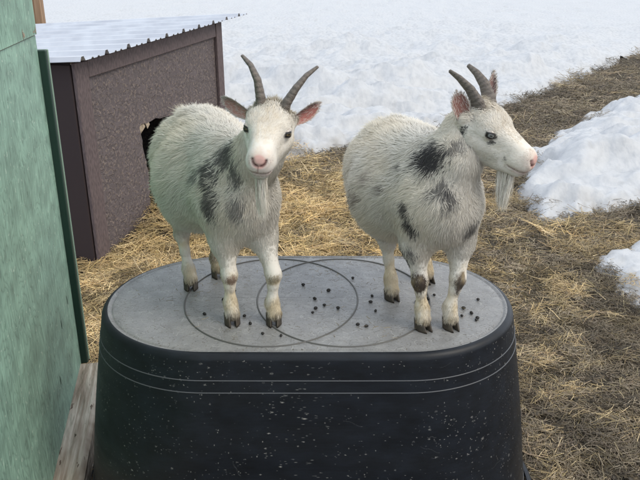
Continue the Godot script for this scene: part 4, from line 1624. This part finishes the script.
func build_goats() -> void:
	build_head_shape()
	var grey := Color(0.048, 0.048, 0.055)
	var dark := Color(0.028, 0.028, 0.034)
	var brown := Color(0.075, 0.045, 0.028)
	make_goat({
		"wide": 0.75, "rump": Vector3(0.032, 0.014, 0.0), "seed": 41, "label": "white goat facing the camera with spread horns and pink nose, the left one", "at": Vector2(-0.264, -1.801), "turn": 0.5687,
		"head_at": Vector3(-0.118, 1.161, -1.593), "head_yaw": -0.09, "head_pitch": 0.212, "head_roll": -0.131,
		"feet": [Vector2(0.047, 0.188), Vector2(-0.047, 0.128), Vector2(0.053, -0.176), Vector2(-0.052, -0.139)], "splay": [-0.5, -0.35, -0.3, -0.4],
		"spots": [
			[Vector3(-0.083, 0.412, 0.120), Vector3(0.05, 0.035, 0.026), grey, 0.85], [Vector3(-0.100, 0.352, 0.148), Vector3(0.05, 0.048, 0.020), grey, 0.85], [Vector3(-0.075, 0.395, 0.075), Vector3(0.05, 0.022, 0.018), grey, 0.6],
			[Vector3(-0.052, 0.462, 0.150), Vector3(0.05, 0.034, 0.030), grey, 0.8], [Vector3(-0.055, 0.430, 0.185), Vector3(0.035, 0.045, 0.016), Color(0.11, 0.11, 0.115), 0.8], [Vector3(-0.060, 0.345, 0.190), Vector3(0.035, 0.04, 0.012), Color(0.14, 0.14, 0.145), 0.7],
			[Vector3(0.053, 0.16, -0.19), Vector3(0.05, 0.12, 0.06), brown, 0.85],
			[Vector3(-0.058, 0.130, 0.156), Vector3(0.026, 0.016, 0.022), Color(0.20, 0.105, 0.06), 0.8], [Vector3(0.038, 0.130, 0.214), Vector3(0.020, 0.020, 0.022), Color(0.22, 0.16, 0.07), 0.7]],
		"head_spots": [], "slit": 0.24, "eye_rim": 0.0105, "eye_break": 0.3, "lid_dark": 0.2, "iris": Color(0.17, 0.13, 0.075), "beard_from": 0.074, "beard": 0.11,
		"horn": [Vector3(0.0215, 0.036, -0.014), Vector3(0.030, 0.066, -0.022), Vector3(0.045, 0.094, -0.036), Vector3(0.062, 0.116, -0.056), Vector3(0.083, 0.131, -0.078)],
		"horn_right": [Vector3(0.0215, 0.036, -0.014), Vector3(0.025, 0.068, -0.022), Vector3(0.036, 0.100, -0.036), Vector3(0.055, 0.122, -0.056), Vector3(0.078, 0.132, -0.078)],
		"horn_r": 0.0135,
		"ear_left": {"along": Vector3(0.84, 0.42, -0.22), "open": Vector3(-0.15, -0.50, 0.85), "len": 0.078, "wide": 0.021, "cup": 1.25, "inner": Color(0.52, 0.22, 0.19), "dark": Color(0.05, 0.045, 0.045), "darkness": 0.62, "dark_side": -1.0},
		"ear_right": {"along": Vector3(-0.86, 0.40, -0.18), "open": Vector3(0.15, -0.45, 0.88), "len": 0.082, "wide": 0.021, "cup": 1.2, "inner": Color(0.52, 0.29, 0.25), "dark": Color(0.06, 0.05, 0.055), "darkness": 0.3, "dark_side": 1.0},
	})
	make_goat({
		"seed": 42, "label": "white goat with black patches looking to the right, the right one", "at": Vector2(0.272, -1.762), "turn": 0.25,
		"head_at": Vector3(0.388, 1.154, -1.639), "head_yaw": 0.90, "head_pitch": 0.352, "head_roll": 0.052, "rump": Vector3(-0.018, -0.004, 0.03), "wide": 0.9, "shoulder": 0.068,
		"feet": [Vector2(0.038, 0.133), Vector2(-0.036, 0.121), Vector2(0.090, -0.158), Vector2(-0.053, -0.070)], "splay": [0.1, 0.25, 0.3, 0.15],
		"spots": [
			[Vector3(-0.048, 0.468, 0.138), Vector3(0.05, 0.042, 0.046), dark, 0.94], [Vector3(-0.111, 0.348, 0.140), Vector3(0.04, 0.020, 0.014), dark, 0.85], [Vector3(-0.102, 0.305, 0.150), Vector3(0.04, 0.030, 0.018), dark, 0.92],
			[Vector3(-0.038, 0.400, 0.176), Vector3(0.03, 0.030, 0.008), grey, 0.7], [Vector3(-0.020, 0.388, 0.192), Vector3(0.02, 0.045, 0.010), grey, 0.8], [Vector3(-0.105, 0.43, 0.075), Vector3(0.04, 0.012, 0.016), grey, 0.7], [Vector3(0.0, 0.50, 0.165), Vector3(0.03, 0.03, 0.012), grey, 0.6],
			[Vector3(-0.178, 0.340, -0.058), Vector3(0.03, 0.016, 0.014), Color(0.18, 0.13, 0.11), 0.75], [Vector3(-0.168, 0.322, -0.018), Vector3(0.03, 0.020, 0.014), Color(0.20, 0.15, 0.13), 0.7], [Vector3(-0.150, 0.382, 0.004), Vector3(0.03, 0.016, 0.018), Color(0.30, 0.25, 0.22), 0.55], [Vector3(-0.137, 0.360, 0.048), Vector3(0.03, 0.014, 0.010), Color(0.20, 0.17, 0.16), 0.7], [Vector3(-0.175, 0.30, -0.06), Vector3(0.03, 0.016, 0.012), Color(0.16, 0.12, 0.10), 0.7],
			[Vector3(-0.085, 0.200, 0.105), Vector3(0.03, 0.040, 0.018), dark, 0.9], [Vector3(-0.076, 0.222, 0.132), Vector3(0.02, 0.025, 0.012), grey, 0.75], [Vector3(0.063, 0.292, 0.176), Vector3(0.03, 0.030, 0.016), grey, 0.75],
			[Vector3(-0.060, 0.134, 0.134), Vector3(0.028, 0.034, 0.030), Color(0.05, 0.030, 0.02), 0.93], [Vector3(0.050, 0.132, 0.156), Vector3(0.016, 0.034, 0.028), Color(0.05, 0.03, 0.02), 0.9], [Vector3(-0.060, 0.17, -0.06), Vector3(0.02, 0.05, 0.012), Color(0.30, 0.22, 0.17), 0.6]],
		"head_spots": [[Vector3(-0.050, -0.004, -0.022), Vector3(0.022, 0.022, 0.0075), dark, 0.92], [Vector3(-0.036, 0.026, -0.022), Vector3(0.012, 0.014, 0.007), grey, 0.75], [Vector3(-0.022, -0.014, 0.078), Vector3(0.012, 0.007, 0.007), grey, 0.75], [Vector3(-0.036, 0.006, 0.040), Vector3(0.012, 0.007, 0.006), dark, 0.85]],
		"slit": 0.36, "eye_rim": 0.0120, "eye_break": 1.2, "lid_dark": 0.3, "iris": Color(0.22, 0.23, 0.22), "beard_from": 0.058, "beard": 0.10,
		"horn": [Vector3(0.0205, 0.036, -0.014), Vector3(0.026, 0.062, -0.030), Vector3(0.032, 0.082, -0.054), Vector3(0.037, 0.094, -0.082), Vector3(0.040, 0.100, -0.110)], "horn_r": 0.0145,
		"ear_left": {"along": Vector3(0.30, 0.95, -0.12), "open": Vector3(0.6, 0.0, 0.8), "len": 0.098, "wide": 0.020, "cup": 1.1, "inner": Color(0.42, 0.24, 0.21), "dark": Color(0.06, 0.05, 0.055), "darkness": 0.75, "dark_side": 1.0},
		"ear_right": {"along": Vector3(-0.28, 0.90, 0.10), "open": Vector3(0.05, -0.15, 1.0), "len": 0.066, "wide": 0.023, "cup": 1.0, "inner": Color(0.30, 0.15, 0.125), "dark": Color(0.10, 0.06, 0.055), "darkness": 0.35, "dark_side": 1.0},
	})

# ------------------------------------------------------------------ scene
func _ready() -> void:
	var cam := Camera3D.new()
	cam.name = "camera"
	add_child(cam)
	cam.position = Vector3(0, 1.51, 0)
	cam.rotation_degrees = Vector3(-21.0, 0, 0)
	cam.fov = rad_to_deg(2.0 * atan(240.0 / 700.0))
	cam.near = 0.05
	cam.far = 2000.0
	cam.current = true
	var env := Environment.new()
	env.background_mode = Environment.BG_SKY
	var sky := Sky.new()
	var sm := ProceduralSkyMaterial.new()
	sm.sky_top_color = Color(0.90, 0.935, 0.985)
	sm.sky_horizon_color = Color(0.93, 0.95, 0.975)
	sm.sky_curve = 0.15
	sm.ground_bottom_color = Color(0.75, 0.77, 0.80)
	sm.ground_horizon_color = Color(0.90, 0.92, 0.95)
	sm.sky_energy_multiplier = 1.0
	sky.sky_material = sm
	env.sky = sky
	env.tonemap_mode = Environment.TONE_MAPPER_LINEAR
	env.tonemap_exposure = 1.42
	env.sdfgi_enabled = true
	env.ssao_enabled = true
	env.ssil_enabled = true
	var we := WorldEnvironment.new()
	we.name = "world"
	we.environment = env
	add_child(we)
	var sun := DirectionalLight3D.new()
	sun.name = "sun"
	sun.light_energy = 0.42
	sun.light_color = Color(1.0, 0.97, 0.92)
	sun.light_angular_distance = 32.0
	sun.rotation_degrees = Vector3(-46, 65, 0)
	sun.shadow_enabled = true
	add_child(sun)

	rng.seed = 7
	n_big.seed = 1; n_big.frequency = 0.6; n_big.fractal_octaves = 3
	n_mid.seed = 2; n_mid.frequency = 1.6; n_mid.fractal_octaves = 3
	n_fine.seed = 3; n_fine.frequency = 6.0; n_fine.fractal_octaves = 3
	n_drift.seed = 4; n_drift.frequency = 1.0; n_drift.fractal_octaves = 4
	var t0 := Time.get_ticks_msec()
	make_materials()
	print("materials ", Time.get_ticks_msec() - t0)
	build_ground()
	print("ground ", Time.get_ticks_msec() - t0)
	build_shelter()
	build_wall()
	build_tank()
	print("tank ", Time.get_ticks_msec() - t0)
	build_goats()
	print("goats ", Time.get_ticks_msec() - t0)
	build_droppings()
	build_straw()
	print("straw ", Time.get_ticks_msec() - t0)
